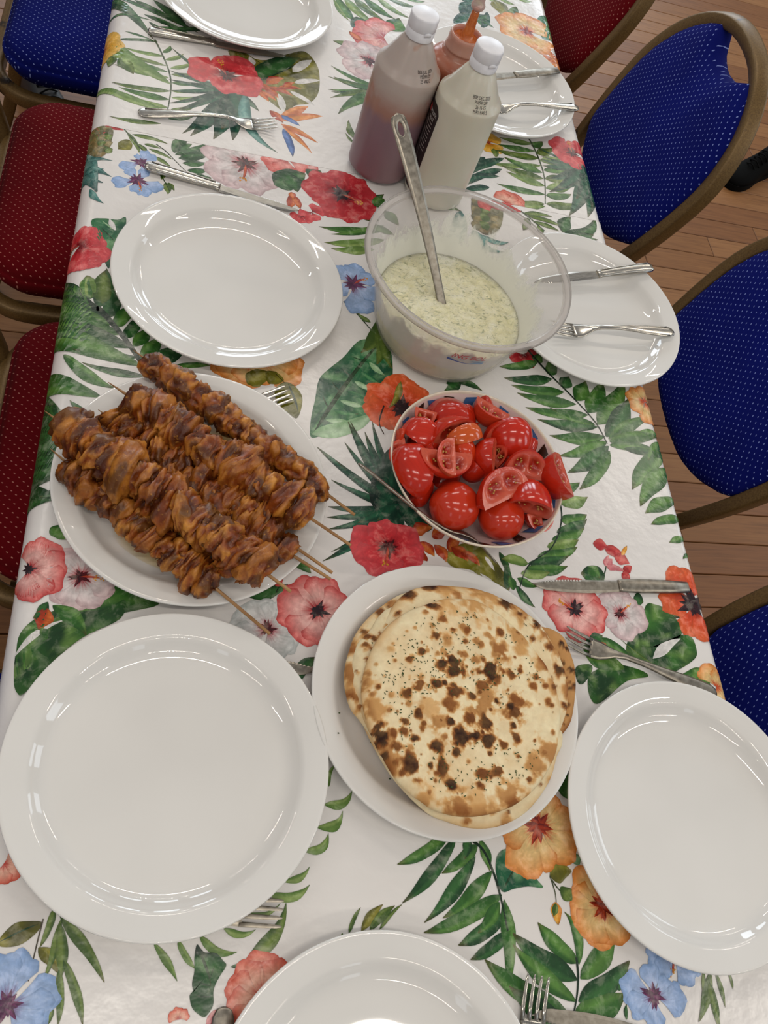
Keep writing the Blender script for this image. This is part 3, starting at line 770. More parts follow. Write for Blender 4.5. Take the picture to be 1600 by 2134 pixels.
for a, b, w, p in (((585, 250), (642, 222), 13, 'orangeleaf'), ((585, 250), (672, 242), 14, 'orangeleaf'), ((585, 258), (662, 298), 11, 'orangeleaf'), ((588, 262), (650, 320), 8, 'orangeleaf'), ((590, 268), (610, 327), 9, 'blue'), ((583, 240), (625, 262), 10, 'blue'), ((562, 230), (590, 256), 12, 'fire')):
    f.leaf(a, b, w, .05, p, tip='#e58a2c' if p == 'orangeleaf' else None)
for a, b, w in (((520, 178), (560, 212), 12), ((535, 172), (580, 205), 14), ((548, 178), (530, 160), 12), ((560, 182), (610, 200), 11), ((555, 175), (592, 163), 12), ((575, 185), (628, 185), 9), ((545, 190), (575, 210), 9), ((590, 183), (615, 172), 7)):
    f.leaf(a, b, w, .12, 'fire', tip='#e5a040')
f.flower((472, 157), 63, 'red', petals=[(165, .98), (100, .72), (35, .95), (-25, .95), (-80, .72), (-130, .6)], stamen=115, eye=.14, seed=8)
f.frond(None, [c3((90, -20), (250, 185)) + [14], c3((150, -20), (410, 205)) + [15], c3((230, -20), (480, 172)) + [15], c3((310, -20), (575, 160)) + [15], c3((420, -20), (690, 150)) + [12], c3((500, -20), (755, 60)) + [11], c3((640, -20), (820, 15)) + [7], c3((60, -10), (200, 180)) + [6]], pals=['green', 'light', 'moss'], bend=-.1)
f.leaf(*c3((250, 140), (330, 290)), 24, .02, 'dark'); f.leaf(*c3((490, 240), (605, 150)), 17, -.2, 'green'); f.leaf(*c3((270, 380), (55, 340)), 13, .05, 'moss')
f.flower((800, 78), 50, 'coral', petals=[(160, .95), (205, 1.05), (250, 1.0), (110, .9)], eye=0, seed=4)
f.leaf(*c3((290, 340), (190, 260)), 12, .05, 'fire'); f.flower((769, 127), 50, 'white', petals=[(150, 1), (215, 1), (280, .9), (90, .9), (20, .8)], eye=.14, seed=12)
f.frond(None, [((800, 190), b, w, bd) for b, w, bd in (((690, 137), 11, .06), ((695, 160), 12, .06), ((683, 159), 8, .04), ((683, 186), 9, .04), ((690, 191), 10, .05), ((688, 204), 9, -.05), ((705, 237), 13, -.08), ((712, 172), 9, .04))], pals=['green', 'dark', 'moss'])
f.frond(None, [((738, 290), (726, 250), 6), ((738, 285), (722, 265), 8), ((738, 300), (720, 277), 4)], pal='moss')
f.leaf((790, 385), (840, 360), 14, .1, 'green'); f.leaf((640, 455), (700, 440), 10, 0, 'green')
# top right of the far cloth
for a, b, w in (((955, -5), (1000, 12), 14), ((958, 26), (1000, 8), 13), ((945, 48), (1000, 30), 12), ((1015, 25), (1000, 60), 6)): f.leaf(a, b, w, .1, 'teal')
for b in ((1015, 32), (1020, 42), (1018, 52), (1029, 58), (1003, 53), (996, 36)): f.leaf((998, 40), b, 7, .05, 'dark')
for a, b in (((985, -8), (1013, 15)), ((1010, -8), (1055, 10)), ((1035, -8), (1072, 10)), ((1070, -8), (1108, 4)), ((1005, -5), (990, 5))): f.leaf(a, b, 9, -.12, 'light')
f.leaf((1030, 0), (1055, 36), 20, .05, 'olive'); f.leaf((1070, 42), (1075, 14), 10, .05, 'moss'); f.stem([(1052, 35), (1065, 42)], 2, '#4a3a20')
f.blade([(1120, 38), (1145, 42), (1156, 70), (1162, 95), (1150, 95), (1130, 80)], 'jade', veins=[((1125, 55), (1158, 85), 2)])
f.flower((1097, 66), 48, 'orange', petals=[(150, .95), (80, .9), (15, .95), (-50, 1.0), (-110, .8), (-160, .95)], eye=.12, seed=21)
for a, b, w in (((1168, 148), (1130, 110), 16), ((1165, 140), (1142, 102), 10), ((1168, 150), (1140, 125), 12)): f.leaf(a, b, w, .1, 'orangeleaf', tip='#e9a850')
# right: rose, frond, fan palm and hibiscus
f.flower((1018, 297), 26, 'yellow', petals=[(30, .95), (-40, 1), (90, .8), (-100, .9), (180, .8)], eye=.1, seed=6); f.leaf((1028, 310), (1033, 328), 8, .1, 'moss')
f.frond(c2((605, 580), (640, 650), (668, 740), (672, 850)),
        [c2((620, 600), (480, 572)) + [10], c2((630, 630), (470, 600)) + [11], c2((645, 660), (465, 625)) + [13], c2((655, 690), (440, 680)) + [10], c2((660, 720), (500, 655)) + [15], c2((665, 745), (490, 690)) + [14], c2((670, 775), (510, 715)) + [14], c2((670, 810), (470, 765)) + [12], c2((668, 850), (520, 845)) + [13], c2((672, 860), (500, 860)) + [8],
         c2((615, 610), (660, 590)) + [9, -.1], c2((635, 640), (700, 618)) + [11, -.1], c2((650, 670), (740, 655)) + [12, -.1], c2((665, 710), (770, 690)) + [11, -.1], c2((670, 745), (790, 730)) + [13, -.1], c2((675, 785), (790, 760)) + [13, -.1], c2((675, 815), (780, 810)) + [12, -.1], c2((675, 850), (830, 850)) + [13, -.1]], pals=['light', 'green', 'moss'], pal='moss', wstem=3, bend=.05)
for a, b, w in (((420, 655), (345, 740), 13), ((500, 660), (360, 725), 10), ((490, 705), (340, 775), 10), ((480, 735), (330, 745), 9), ((440, 780), (330, 800), 10)): f.leaf(*c2(a, b), w, -.08, 'teal')
for b, w in (((630, 610), 6), ((640, 660), 8), ((660, 690), 11), ((680, 745), 10), ((690, 800), 11), ((770, 900), 13), ((850, 905), 13), ((800, 830), 10), ((720, 790), 9), ((655, 650), 6), ((865, 870), 12)):
    f.leaf((1220, 352), c2(b)[0], w, .06, 'teal')
f.flower((1192, 318), 42, 'red', petals=[(150, .9), (90, .6), (20, .8), (-60, .85), (-100, .7), (195, .8)], eye=.13, stamen=110, seed=9)
f.flower((1055, 425), 40, 'salmon', petals=[(20, .9), (70, .8), (-20, .8), (120, .7)], eye=0, seed=14)
# ============ near cloth
g = Print(True)
z2 = crop(0, 400, 4.0); k3 = crop(0, 700, 2.0); k4 = crop(800, 700, 2.0); k5 = crop(0, 1400, 2.0); k6 = crop(800, 1400, 2.0)
# pineapple and coral bloom at the left edge
for a, b, w, p in (((200, 268), (262, 264), 16, 'redleaf'), ((200, 258), (212, 284), 24, 'redleaf'), ((215, 260), (258, 272), 13, 'redleaf')): g.leaf(a, b, w, .05, p, tip='#d84a40')
g.blade([(200, 268), (222, 262), (236, 272), (232, 296), (224, 318), (200, 328), (184, 318), (186, 288)], 'pine', seed=8)
for yy in (272, 286, 300, 314):
    for xx in (196, 212, 226):
        g.leaf((xx - 7, yy + 4), (xx + 9, yy - 4), 12, .2, 'pine' if (xx + yy) % 4 else 'moss', n=6)
for a, b, w, bd in (((190, 335), (234, 335), 9, -.25), ((190, 350), (216, 352), 10, -.3), ((186, 365), (232, 368), 9, -.1), ((184, 382), (214, 381), 8, -.15), ((188, 395), (216, 424), 12, -.15), ((180, 330), (176, 452), 17, -.05), ((190, 372), (202, 400), 9, .1), ((196, 345), (178, 380), 16, .1)): g.leaf(a, b, w * .62, bd, 'turq', tip='#2c3a38')
g.frond([(258, 268), (285, 300), (320, 340), (355, 400)], [((262, 268), (316, 278), 7), ((275, 280), (350, 300), 9), ((300, 300), (335, 310), 7), ((310, 310), (360, 333), 7), ((320, 325), (357, 350), 7), ((265, 275), (292, 322), 6), ((285, 300), (308, 318), 8), ((345, 380), (350, 405), 8), ((350, 380), (363, 398), 6), ((340, 362), (336, 374), 5)], pal='moss', wstem=3)
g.leaf((270, 292), (246, 311), 15, .1, 'olive'); g.stem([(325, 300), (345, 315), (365, 335), (400, 370)], 3, '#20301c')
g.flower((294, 338), 40, 'blue', petals=[(195, 1.0), (60, .8), (25, .8), (120, .5), (-60, .7)], eye=.2, seed=31, half=27); g.flower((287, 376), 44, 'blue', petals=[(185, 1.0), (130, .75), (50, .7), (-20, 1.0), (-60, .9), (-110, .7)], eye=.2, seed=32, stamen=-70, half=27)
for a, b, w, bd in (((362, 318), (392, 286), 13, .1), ((365, 322), (432, 292), 14, -.2), ((372, 330), (436, 322), 14, -.05), ((380, 340), (434, 340), 12, -.05), ((390, 355), (436, 355), 11, -.05), ((400, 365), (440, 370), 10, -.05), ((375, 315), (400, 300), 10, .1), ((416, 382), (440, 372), 10, 0)): g.leaf(a, b, w, bd, 'dark')
# white and coral hibiscus cut by the seam
g.flower((512, 342), 74, 'white', petals=[(150, 1.0), (200, .98), (250, .85), (-60, .95), (-15, .95), (60, .9), (100, .8)], eye=.15, stamen=-100, seed=41, ruff=.08)
for a, r in ((205, .95), (255, .8), (-20, .95), (20, 1.0), (150, .8)): g.petal(g.P((597, 330)), g.pxdir((597, 330), a), .042 * r, .8, '#b41e26', '#eb9a92', '#e0564e', seed=int(a))
g.flower((640, 340), 26, 'coral', petals=[(20, 1), (-40, .8)], eye=0, seed=43)
g.leaf((572, 386), (636, 362), 34, .05, 'dark'); g.leaf((646, 372), (668, 356), 20, 0, 'dark'); g.leaf((600, 362), (620, 400), 22, .05, 'dark')
for a, b, w in (((608, 405), (602, 435), 9), ((610, 408), (626, 435), 10), ((606, 400), (612, 415), 8)): g.leaf(a, b, w, .05, 'fire')
g.flower((650, 442), 26, 'red', petals=[(60, .8), (10, .9), (-60, .8), (200, 1)], eye=0, seed=44); g.flower((628, 450), 22, 'red', petals=[(-20, 1), (-100, .8), (180, .9)], eye=0, seed=45)
g.frond(None, [((800, 480), (664, 472), 14), ((800, 500), (675, 505), 15), ((790, 460), (740, 440), 16), ((800, 470), (690, 488), 10), ((780, 520), (690, 518), 14), ((760, 440), (800, 405), 12)], pals=['green', 'light', 'dark'])
g.flower((712, 405), 66, 'deepred', petals=[(160, 1.0), (100, .88), (55, .85), (10, .9), (-40, 1.0), (-95, .95), (215, .85)], eye=.16, stamen=-25, seed=46, ruff=.08)
# left edge hibiscus, banana leaf and the big palm frond
g.blade([(190, 462), (215, 455), (245, 458), (262, 453), (260, 480), (245, 510), (232, 540), (226, 560), (212, 530), (205, 500)], 'jade', veins=[((205, 470), (240, 505), 2), ((212, 460), (235, 480), 2, .05, 'pale')], slits=[((240, 480), (228, 455), 6)])
g.flower((168, 512), 62, 'red', petals=[(75, .75), (35, .8), (0, .75), (-35, 1.0), (-75, 1.05), (-110, 1.0), (140, .7)], eye=0, stamen=170, seed=51, half=40)
g.frond(z2((600, 830), (700, 890), (830, 980), (930, 1090), (1060, 1250), (1160, 1400), (1210, 1500)),
        [z2((700, 900), (560, 930)) + [9.4], z2((800, 965), (555, 1010)) + [10.1], z2((880, 1060), (540, 1060)) + [12.2], z2((930, 1110), (530, 1110)) + [13.0], z2((1000, 1190), (522, 1180)) + [15.8], z2((1100, 1300), (515, 1285)) + [15.1], z2((1150, 1380), (600, 1310)) + [13.0], z2((1180, 1450), (512, 1355)) + [16.6], z2((1220, 1540), (680, 1420)) + [13.7],
         z2((640, 850), (620, 780)) + [5.8, -.05], z2((720, 905), (730, 700)) + [18.7, -.05], z2((820, 960), (890, 640)) + [20.2, -.03], z2((900, 1050), (970, 780)) + [19.4, -.03], z2((960, 1130), (1070, 950)) + [17.3, -.03], z2((1040, 1220), (1170, 1040)) + [15.8, -.03], z2((1110, 1290), (1260, 1120)) + [15.8, -.03], z2((1170, 1390), (1360, 1190)) + [17.3, -.03], z2((1230, 1420), (1560, 1300)) + [24.5, -.03]],
        pals=['dark', 'green', 'dark', 'green', 'green', 'dark'], wstem=7, pal='dark', bend=.06)
g.leaf(*z2((760, 880), (740, 700)), 24, -.03, 'light'); g.leaf(*z2((850, 930), (870, 660)), 20, .03, 'moss')
z7 = crop(100, 730, 5.0)
g.leaf(*z7((160, 50), (720, 400)), 19, -.12, 'green'); g.leaf(*z7((560, 490), (80, 455)), 10, .1, 'green'); g.leaf(*z7((420, 650), (220, 520)), 9, .1, 'dark'); g.leaf((360, 765), (440, 762), 11, .05, 'green')
for a, b, w in (((135, 880), (108, 850), 9), ((140, 905), (100, 912), 10), ((145, 890), (102, 898), 12), ((135, 935), (96, 942), 12), ((130, 960), (92, 968), 11), ((128, 990), (88, 1005), 12), ((125, 1020), (85, 1036), 10), ((120, 1040), (80, 1065), 7), ((118, 870), (110, 840), 8)): g.leaf(a, b, w, .1, 'dark')
# blue flower, broad leaf and poppy beside the bowl
g.stem([(716, 628), (740, 650), (775, 690)], 4, '#1c3a1c')
g.flower((737, 592), 54, 'blue', petals=[(140, .9), (85, .9), (200, .8), (-75, 1.25), (-30, .9), (20, .8)], eye=.19, stamen=25, seed=61, half=33)
g.blade([(800, 690), (770, 705), (745, 712), (715, 745), (690, 765), (665, 790), (656, 835), (648, 870), (647, 910), (672, 908), (725, 898), (765, 880), (795, 850), (815, 800), (818, 760), (812, 720)], 'jade', seed=5, n=4,
        veins=[((650, 908), (805, 700), 5)] + [((650 + 26 * k + 12, 890 - 34 * k), (652 + 20 * k, 850 - 27 * k), 2, .05) for k in range(1, 5)])
for k in range(9): g.leaf((664 + 15 * k, 895 - 20 * k), (725 + 11 * k, 895 - 16 * k), 9, -.05, 'pale' if k % 2 else 'jade')
g.leaf((640 + 10, 905), (780, 860), 22, -.1, 'pale')
for a, b, w, bd in (((798, 660), (752, 735), 17, .1), ((790, 680), (785, 760), 15, .1), ((800, 670), (818, 770), 13, -.1), ((772, 672), (745, 652), 8, .1)): g.leaf(a, b, w, bd, 'moss')
g.flower((838, 852), 74, 'poppy', petals=[(95, 1.05), (55, .95), (150, 1.0), (185, .98), (225, .75), (265, .7)], eye=.2, seed=62, veins=.35, half=38)
g.stem([(800, 845), (790, 880), (800, 905)], 3, '#3a1a14'); g.leaf((835, 795), (810, 850), 8, .1, 'olive')
for a, b, w in (((930, 800), (990, 788), 14), ((940, 790), (1005, 815), 12), ((960, 790), (925, 815), 12)): g.leaf(a, b, w, .1, 'dark')
g.flower((1090, 738), 30, 'deepred', petals=[(200, 1), (260, .9), (300, 1), (-10, .9)], eye=0, seed=63)
# between plate and skewers
g.flower((540, 752), 84, 'orange', petals=[(185, 1.05), (215, .9), (250, .62), (290, .65), (-20, 1.0), (10, .9)], eye=.1, seed=64); g.flower((520, 760), 62, 'orange', petals=[(190, 1), (240, .7)], eye=0, seed=65)
g.leaf((515, 800), (560, 775), 26, .05, 'olive'); g.leaf((575, 775), (560, 800), 22, .1, 'olive')
g.blade([(572, 815), (590, 797), (612, 803), (629, 825), (628, 850), (618, 872), (600, 860), (580, 845)], 'olive', veins=[((600, 800), (622, 865), 3, .05)]); g.stem([(575, 780), (595, 800)], 2, '#4a4020')
# spiky fan palm left of the tomatoes
for b, w in (((660, 931), 11), ((718, 922), 9), ((725, 879), 13), ((775, 877), 9), ((690, 1000), 9), ((684, 1056), 11), ((680, 1078), 9), ((684, 1103), 10), ((672, 1170), 9), ((730, 878), 8), ((690, 1150), 6), ((760, 900), 10), ((700, 960), 9)): g.leaf((838, 1065), b, w * 1.3, .03, 'teal')
g.blade([(780, 985), (815, 935), (850, 1000), (900, 1090), (880, 1110), (840, 1100), (800, 1080), (770, 1040)], 'teal', seed=9, slits=[((846, 1100), (850, 1068), 6)])
for b, w in (((745, 1090), 12), ((785, 1085), 14), ((860, 1105), 14), ((885, 1100), 16)): g.leaf((830, 1050), b, w, .03, 'teal')
g.blade([(930, 1150), (985, 1130), (1030, 1165), (1060, 1215), (1055, 1235), (1020, 1225), (985, 1190), (940, 1180)], 'olive', seed=4, slits=[((1000, 1195), (1040, 1230), 6), ((1010, 1160), (1030, 1190), 6)])
for a, b, w in (((1055, 1180), (1052, 1232), 12), ((1040, 1150), (1060, 1210), 10)): g.leaf(a, b, w, .1, 'dark')
for a, b, w in (((860, 1110), (900, 1100), 18), ((872, 1130), (905, 1160), 16), ((900, 1120), (930, 1110), 16), ((905, 1135), (930, 1172), 16), ((935, 1150), (960, 1120), 14), ((940, 1140), (975, 1170), 18), ((960, 1150), (1000, 1180), 14), ((890, 1170), (870, 1130), 12)): g.leaf(a, b, w, .15, 'fire', tip='#caa040')
g.flower((808, 1140), 76, 'red', petals=[(170, 1.0), (110, .78), (60, .75), (15, .95), (-35, 1.0), (-85, .7), (215, .95)], eye=.16, stamen=-100, seed=71)
# fronds right of the tomatoes
g.frond(k4((600, 60), (680, 150), (780, 250), (880, 360), (930, 450)),
        [k4((640, 110), (480, 128)) + [13], k4((700, 180), (500, 175)) + [16], k4((750, 235), (530, 205)) + [16], k4((800, 285), (555, 238)) + [18], k4((850, 330), (590, 298)) + [17], k4((890, 380), (640, 348)) + [17], k4((880, 370), (690, 300)) + [13], k4((920, 420), (690, 415)) + [18], k4((930, 440), (730, 500)) + [16], k4((935, 460), (765, 570)) + [18], k4((940, 480), (815, 640)) + [16],
         k4((630, 110), (650, 75)) + [11, -.05], k4((690, 165), (700, 100)) + [14, -.05], k4((740, 215), (770, 170)) + [14, -.05], k4((800, 270), (840, 190)) + [17, -.05], k4((850, 320), (910, 195)) + [19, -.05], k4((890, 370), (1000, 195)) + [22, -.05], k4((925, 420), (1020, 260)) + [20, -.05], k4((935, 430), (1135, 345)) + [14, .05], k4((940, 440), (1150, 430)) + [18, .05], k4((940, 455), (1165, 500)) + [15, .05], k4((1000, 470), (1150, 540)) + [10, .05]],
        pals=['green', 'dark', 'green', 'green'], pal='dark', wstem=5)
for a, b, w in (((1175, 490), (1035, 640), 20), ((1195, 560), (1068, 710), 20), ((1222, 690), (1088, 740), 17), ((1250, 770), (1112, 786), 14), ((1262, 852), (1188, 862), 9), ((1262, 830), (1242, 856), 7), ((1290, 915), (1245, 930), 6), ((1150, 420), (1060, 400), 10), ((1160, 450), (1100, 520), 9)): g.leaf(*k4(a, b), w, -.06, 'green')
g.frond(k4((720, 640), (740, 760), (700, 880), (600, 960), (560, 1070)),
        [k4((735, 640), (815, 612)) + [12], k4((735, 700), (848, 672)) + [16], k4((735, 770), (845, 745)) + [16], k4((720, 820), (845, 765)) + [15], k4((700, 850), (835, 800)) + [14], k4((680, 880), (810, 850)) + [17], k4((640, 920), (805, 880)) + [15], k4((600, 950), (770, 915)) + [15], k4((590, 970), (765, 960)) + [16], k4((570, 990), (690, 985)) + [14], k4((555, 1010), (640, 1045)) + [12], k4((550, 1040), (630, 1132)) + [12], k4((540, 1060), (520, 1000)) + [12], k4((600, 950), (490, 930)) + [16]],
        pals=['green', 'light', 'green', 'dark'], pal='dark', wstem=3, bend=-.09)
# curled bud, pink pair, poppy, monstera at the right
g.leaf(*k4((920, 1000), (820, 990)), 30, .05, 'dark'); g.leaf(*k4((850, 960), (900, 1010)), 20, 0, 'green')
for a, b, w in (((870, 865), (935, 885), 17), ((920, 880), (1000, 935), 19), ((960, 920), (1022, 950), 19), ((1000, 960), (1025, 990), 18), ((990, 990), (1025, 1015), 15)): g.leaf(*k4(a, b), w, .1, 'redleaf', tip='#c82c34')
for a, b, w in (((925, 965), (935, 915), 8), ((930, 965), (970, 975), 8), ((935, 960), (1000, 980), 9), ((930, 955), (950, 930), 8)): g.leaf(*k4(a, b), w, .05, 'pink', tip='#e08868')
g.leaf(*k4((990, 915), (1012, 875)), 5, 0, 'pollen'); g.stem(k4((905, 1020), (920, 985), (925, 960)), 3, '#24482a')
g.blade(k4((1090, 1125), (1130, 1120), (1185, 1145), (1240, 1215), (1235, 1250), (1190, 1285), (1230, 1248), (1280, 1255), (1302, 1310), (1295, 1345), (1240, 1385), (1180, 1410), (1120, 1390), (1060, 1370), (1010, 1330), (1020, 1260), (1060, 1240)), 'green', seed=6, core=k4((1110, 1300))[0], slits=[k4((1120, 1345), (1235, 1262)) + [11, .05], k4((830, 1310), (870, 1280)) + [8]], veins=[k4((1180, 1410), (980, 1260)) + [3, .03, 'moss']])
g.blade(k4((870, 1400), (960, 1370), (1060, 1390), (1100, 1420), (1010, 1440), (900, 1530), (860, 1510), (848, 1440)), 'green', seed=7); g.blade(k4((800, 1380), (860, 1370), (865, 1400), (830, 1450), (805, 1440)), 'green', seed=2)
g.blade(k4((1215, 1430), (1260, 1400), (1300, 1382), (1340, 1400), (1360, 1470), (1330, 1480), (1270, 1450)), 'green', seed=11)
g.blade(k4((830, 1290), (890, 1300), (960, 1340), (1000, 1390), (900, 1390), (850, 1350)), 'green', seed=12)
g.leaf(*k4((1040, 1090), (1080, 1110)), 22, 0, 'dark')
g.flower((1292, 1278), 54, 'white', petals=[(140, .9), (80, .9), (30, .85), (-20, 1.05), (-75, 1.0), (200, .8)], eye=.13, stamen=40, seed=81)
g.flower((1196, 1270), 68, 'coral', petals=[(150, .98), (100, 1.0), (45, .95), (-20, 1.0), (-75, .95), (215, .85)], eye=.16, stamen=150, seed=82)
g.leaf(*k4((870, 1270), (1035, 1360)), 22, .12, 'green'); g.leaf(*k4((860, 1280), (910, 1250)), 14, .1, 'dark'); g.leaf(*k4((895, 1275), (920, 1325)), 16, .1, 'fire'); g.leaf(*k4((870, 1260), (840, 1300)), 12, .1, 'dark')
g.leaf((1400, 1280), (1412, 1272), 10, 0, 'olive'); g.stem([(1405, 1287), (1428, 1284), (1442, 1270)], 3, '#3a3a1c')
g.flower((1441, 1246), 66, 'poppy', petals=[(125, 1.0), (95, .85), (70, .55)], eye=0, seed=83, veins=.3, half=34); g.flower((1437, 1246), 66, 'poppy', petals=[(165, .95), (195, 1.0), (220, .8)], eye=0, seed=84, veins=.3, half=30); g.flower((1444, 1262), 68, 'poppy', petals=[(-100, .95), (-70, 1.0)], eye=.24, seed=85, veins=.3, half=30)
g.flower((1492, 1432), 42, 'orange', petals=[(120, 1.1), (80, .8), (20, .8), (-30, .9), (-70, .9)], eye=0, seed=86)
g.flower((1342, 838), 36, 'orange', petals=[(150, .95), (90, .9), (210, .9), (-60, 1.3), (20, .7)], eye=0, seed=87)
# coral pair above the bread plate
g.leaf((600, 1165), (648, 1195), 16, .1, 'green'); g.leaf((520, 1245), (600, 1225), 22, .05, 'dark'); g.stem([(575, 1235), (583, 1222), (600, 1218)], 3, '#203a20'); g.leaf((574, 1222), (590, 1208), 10, .1, 'redleaf')
g.flower((557, 1312), 76, 'pale', petals=[(160, 1.0), (110, .9), (200, .9), (60, .85), (20, .8), (-20, .95), (-60, .9)], eye=.13, seed=91, veins=.35)
g.flower((662, 1273), 80, 'coral', petals=[(130, 1.0), (175, 1.05), (75, .95), (25, .85), (235, .98), (-80, .9), (-30, .8)], eye=.15, seed=92)
g.leaf((610, 1420), (660, 1370), 20, .1, 'dark')
# left edge bouquet
g.blade([(40, 1330), (75, 1290), (120, 1270), (250, 1215), (330, 1190), (330, 1260), (260, 1265), (180, 1300), (120, 1330), (60, 1380), (45, 1410), (35, 1400)], 'green', seed=21, core=(150, 1300))
g.blade([(30, 1420), (36, 1360), (60, 1320), (110, 1290), (170, 1275), (220, 1270), (260, 1250), (250, 1290), (170, 1330), (100, 1390), (52, 1445), (36, 1445)], 'green', seed=22, core=(120, 1340), slits=[((32, 1370), (138, 1292), 9, .12)])
g.leaf((105, 1100), (140, 1125), 22, .1, 'green')
g.flower((168, 1202), 76, 'white', petals=[(120, .95), (180, .85), (215, .95), (260, .98), (-50, 1.0), (-10, .95), (50, .9)], eye=.15, stamen=-5, seed=93)
g.flower((62, 1188), 74, 'coral', petals=[(75, .9), (40, 1.05), (5, 1.0), (-35, 1.05), (-75, 1.0), (-110, .8)], eye=.12, seed=94)
g.leaf((110, 1262), (180, 1325), 22, .12, 'green'); g.leaf((100, 1255), (70, 1290), 14, .1, 'dark'); g.leaf((98, 1268), (80, 1312), 24, .05, 'fire')
# curling leaves around the large plate
for a, b, w, bd in (((1370, 480), (1402, 385), 12, .18), ((1350, 555), (1467, 495), 26, -.28), ((1320, 650), (1428, 580), 28, -.32), ((1270, 750), (1368, 672), 28, -.32), ((1180, 875), (1290, 812), 20, -.2), ((1120, 930), (1290, 888), 28, -.22), ((1010, 1010), (1168, 965), 16, -.2), ((930, 1070), (1065, 1075), 20, -.2), ((830, 1100), (988, 1168), 24, -.2), ((740, 1120), (816, 1240), 20, -.06), ((640, 1130), (738, 1290), 22, .04), ((1020, 1215), (1192, 965), 44, -.16)):
    g.leaf(*k5(a, b), w * .5, bd, 'light' if w < 40 else 'moss', tip='#3c5a2a')
g.leaf(*k5((960, 1230), (1100, 1215)), 8, 0, 'dark')
g.flower((8, 1800), 44, 'salmon', petals=[(30, .8), (-10, .9), (-50, 1.05), (-100, 1)], eye=0, seed=101)
g.blade(k5((0, 1110), (60, 1050), (120, 1040), (175, 1045), (150, 1090), (80, 1140), (0, 1145)), 'olive', seed=31, veins=[k5((0, 1125), (170, 1048)) + [3]])
g.stem(k5((180, 1030), (150, 1150), (118, 1290)), 4, '#4a4030'); g.leaf(*k5((160, 1150), (245, 1258)), 18, .1, 'olive')
for a, b, w in (((230, 980), (165, 1150), 20), ((250, 1020), (435, 1295), 26), ((255, 1030), (180, 1290), 22), ((250, 1050), (250, 1290), 30), ((265, 1200), (345, 1480), 24), ((245, 1240), (240, 1480), 22), ((240, 1330), (150, 1480), 18), ((220, 1400), (190, 1480), 16)): g.leaf(*k5(a, b), w * .6, .05, 'moss')
g.flower((15, 2095), 112, 'blue', petals=[(75, 1.0), (100, 1.0), (15, 1.0), (-5, .9), (-45, .9), (150, .9)], eye=.17, seed=102, half=34)
# bottom middle
z8 = crop(400, 1850, 4.0)
g.blade(z8((40, 475), (75, 510), (110, 540), (200, 545), (260, 610), (285, 650), (230, 740), (180, 850), (175, 980), (110, 1075), (60, 1060), (0, 1000), (-20, 900), (10, 870), (0, 800), (20, 690), (20, 580)), 'dark', seed=41, veins=[z8((50, 500), (160, 820)) + [4, .04], z8((160, 820), (30, 780)) + [2], z8((165, 910), (40, 900)) + [2], z8((150, 760), (190, 650)) + [2]])
g.flower((548, 2078), 88, 'salmon', petals=[(95, 1.05), (135, 1.0), (170, .95), (55, .95), (205, .9), (240, .9)], eye=.1, seed=103)
g.leaf((430, 2134), (465, 2105), 14, .1, 'pink'); g.flower((372, 2125), 28, 'salmon', petals=[(100, .9), (40, .9), (150, .9)], eye=0, seed=104)
for a, b, w, p in (((1305, 380), (1405, 165), 14, 'moss'), ((1410, 360), (1590, 140), 28, 'olive'), ((1480, 350), (1690, 150), 26, 'moss'), ((1560, 350), (1750, 140), 12, 'moss'), ((1245, 400), (1255, 380), 6, 'moss')): g.leaf(*z8(a, b), w * .5, .06, p)
g.frond(k6((340, 690), (410, 740), (460, 850), (490, 960), (515, 1080)),
        [k6((270, 680), (55, 803)) + [17], k6((300, 690), (75, 965)) + [19], k6((390, 720), (240, 840)) + [17], k6((380, 770), (168, 1045)) + [20], k6((450, 830), (245, 1027)) + [20], k6((490, 930), (165, 1088)) + [22], k6((500, 1010), (310, 1140)) + [22], k6((480, 960), (390, 1090)) + [18], k6((515, 1090), (360, 1200)) + [18], k6((500, 950), (515, 1315)) + [24], k6((400, 700), (440, 830)) + [16], k6((350, 690), (335, 780)) + [14]],
        pals=['green', 'dark', 'green', 'dark', 'green'], pal='dark', wstem=7, bend=.06)
g.frond(k6((800, 1190), (808, 1270), (800, 1370), (770, 1500)),
        [k6((805, 1215), (640, 1045)) + [26], k6((805, 1285), (535, 1090)) + [30], k6((800, 1375), (535, 1135)) + [26], k6((780, 1450), (420, 1200)) + [34], k6((780, 1480), (520, 1310)) + [30],
         k6((812, 1220), (750, 1000)) + [18, -.2], k6((818, 1280), (962, 1085)) + [28, -.08], k6((810, 1375), (1022, 1205)) + [28, -.08], k6((790, 1440), (1005, 1340)) + [32, -.08]], pals=['green', 'dark', 'green'], pal='dark', wstem=6)
g.leaf(*k6((980, 1330), (975, 1300)), 9, 0, 'dark'); g.leaf(*k6((1010, 1450), (1010, 1385)), 7, .1, 'dark'); g.leaf(*k6((1020, 1280), (1005, 1255)), 5, .1, 'dark')
g.blade(k6((465, 830), (475, 760), (520, 740), (580, 800), (640, 870), (660, 900), (600, 895), (540, 905), (490, 915)), 'jade', seed=51, veins=[k6((500, 900), (560, 800)) + [3]])
g.blade(k6((720, 460), (770, 420), (790, 500), (770, 530), (735, 510)), 'green', seed=52); g.leaf(*k6((780, 790), (820, 770)), 14, 0, 'jade')
g.leaf(*k6((690, 850), (780, 830)), 24, .1, 'olive')
g.flower((1122, 1722), 90, 'orange', petals=[(95, .9), (55, .85), (10, .95), (-40, 1.05), (-85, .95), (-115, 1.2), (190, .95), (150, .9)], eye=.2, seed=111, veins=.9, half=34)
g.flower((1256, 1888), 86, 'orange', petals=[(120, 1.0), (170, .85), (200, .9), (-100, .95), (-60, .9), (240, .9)], eye=.17, seed=112, veins=.8)
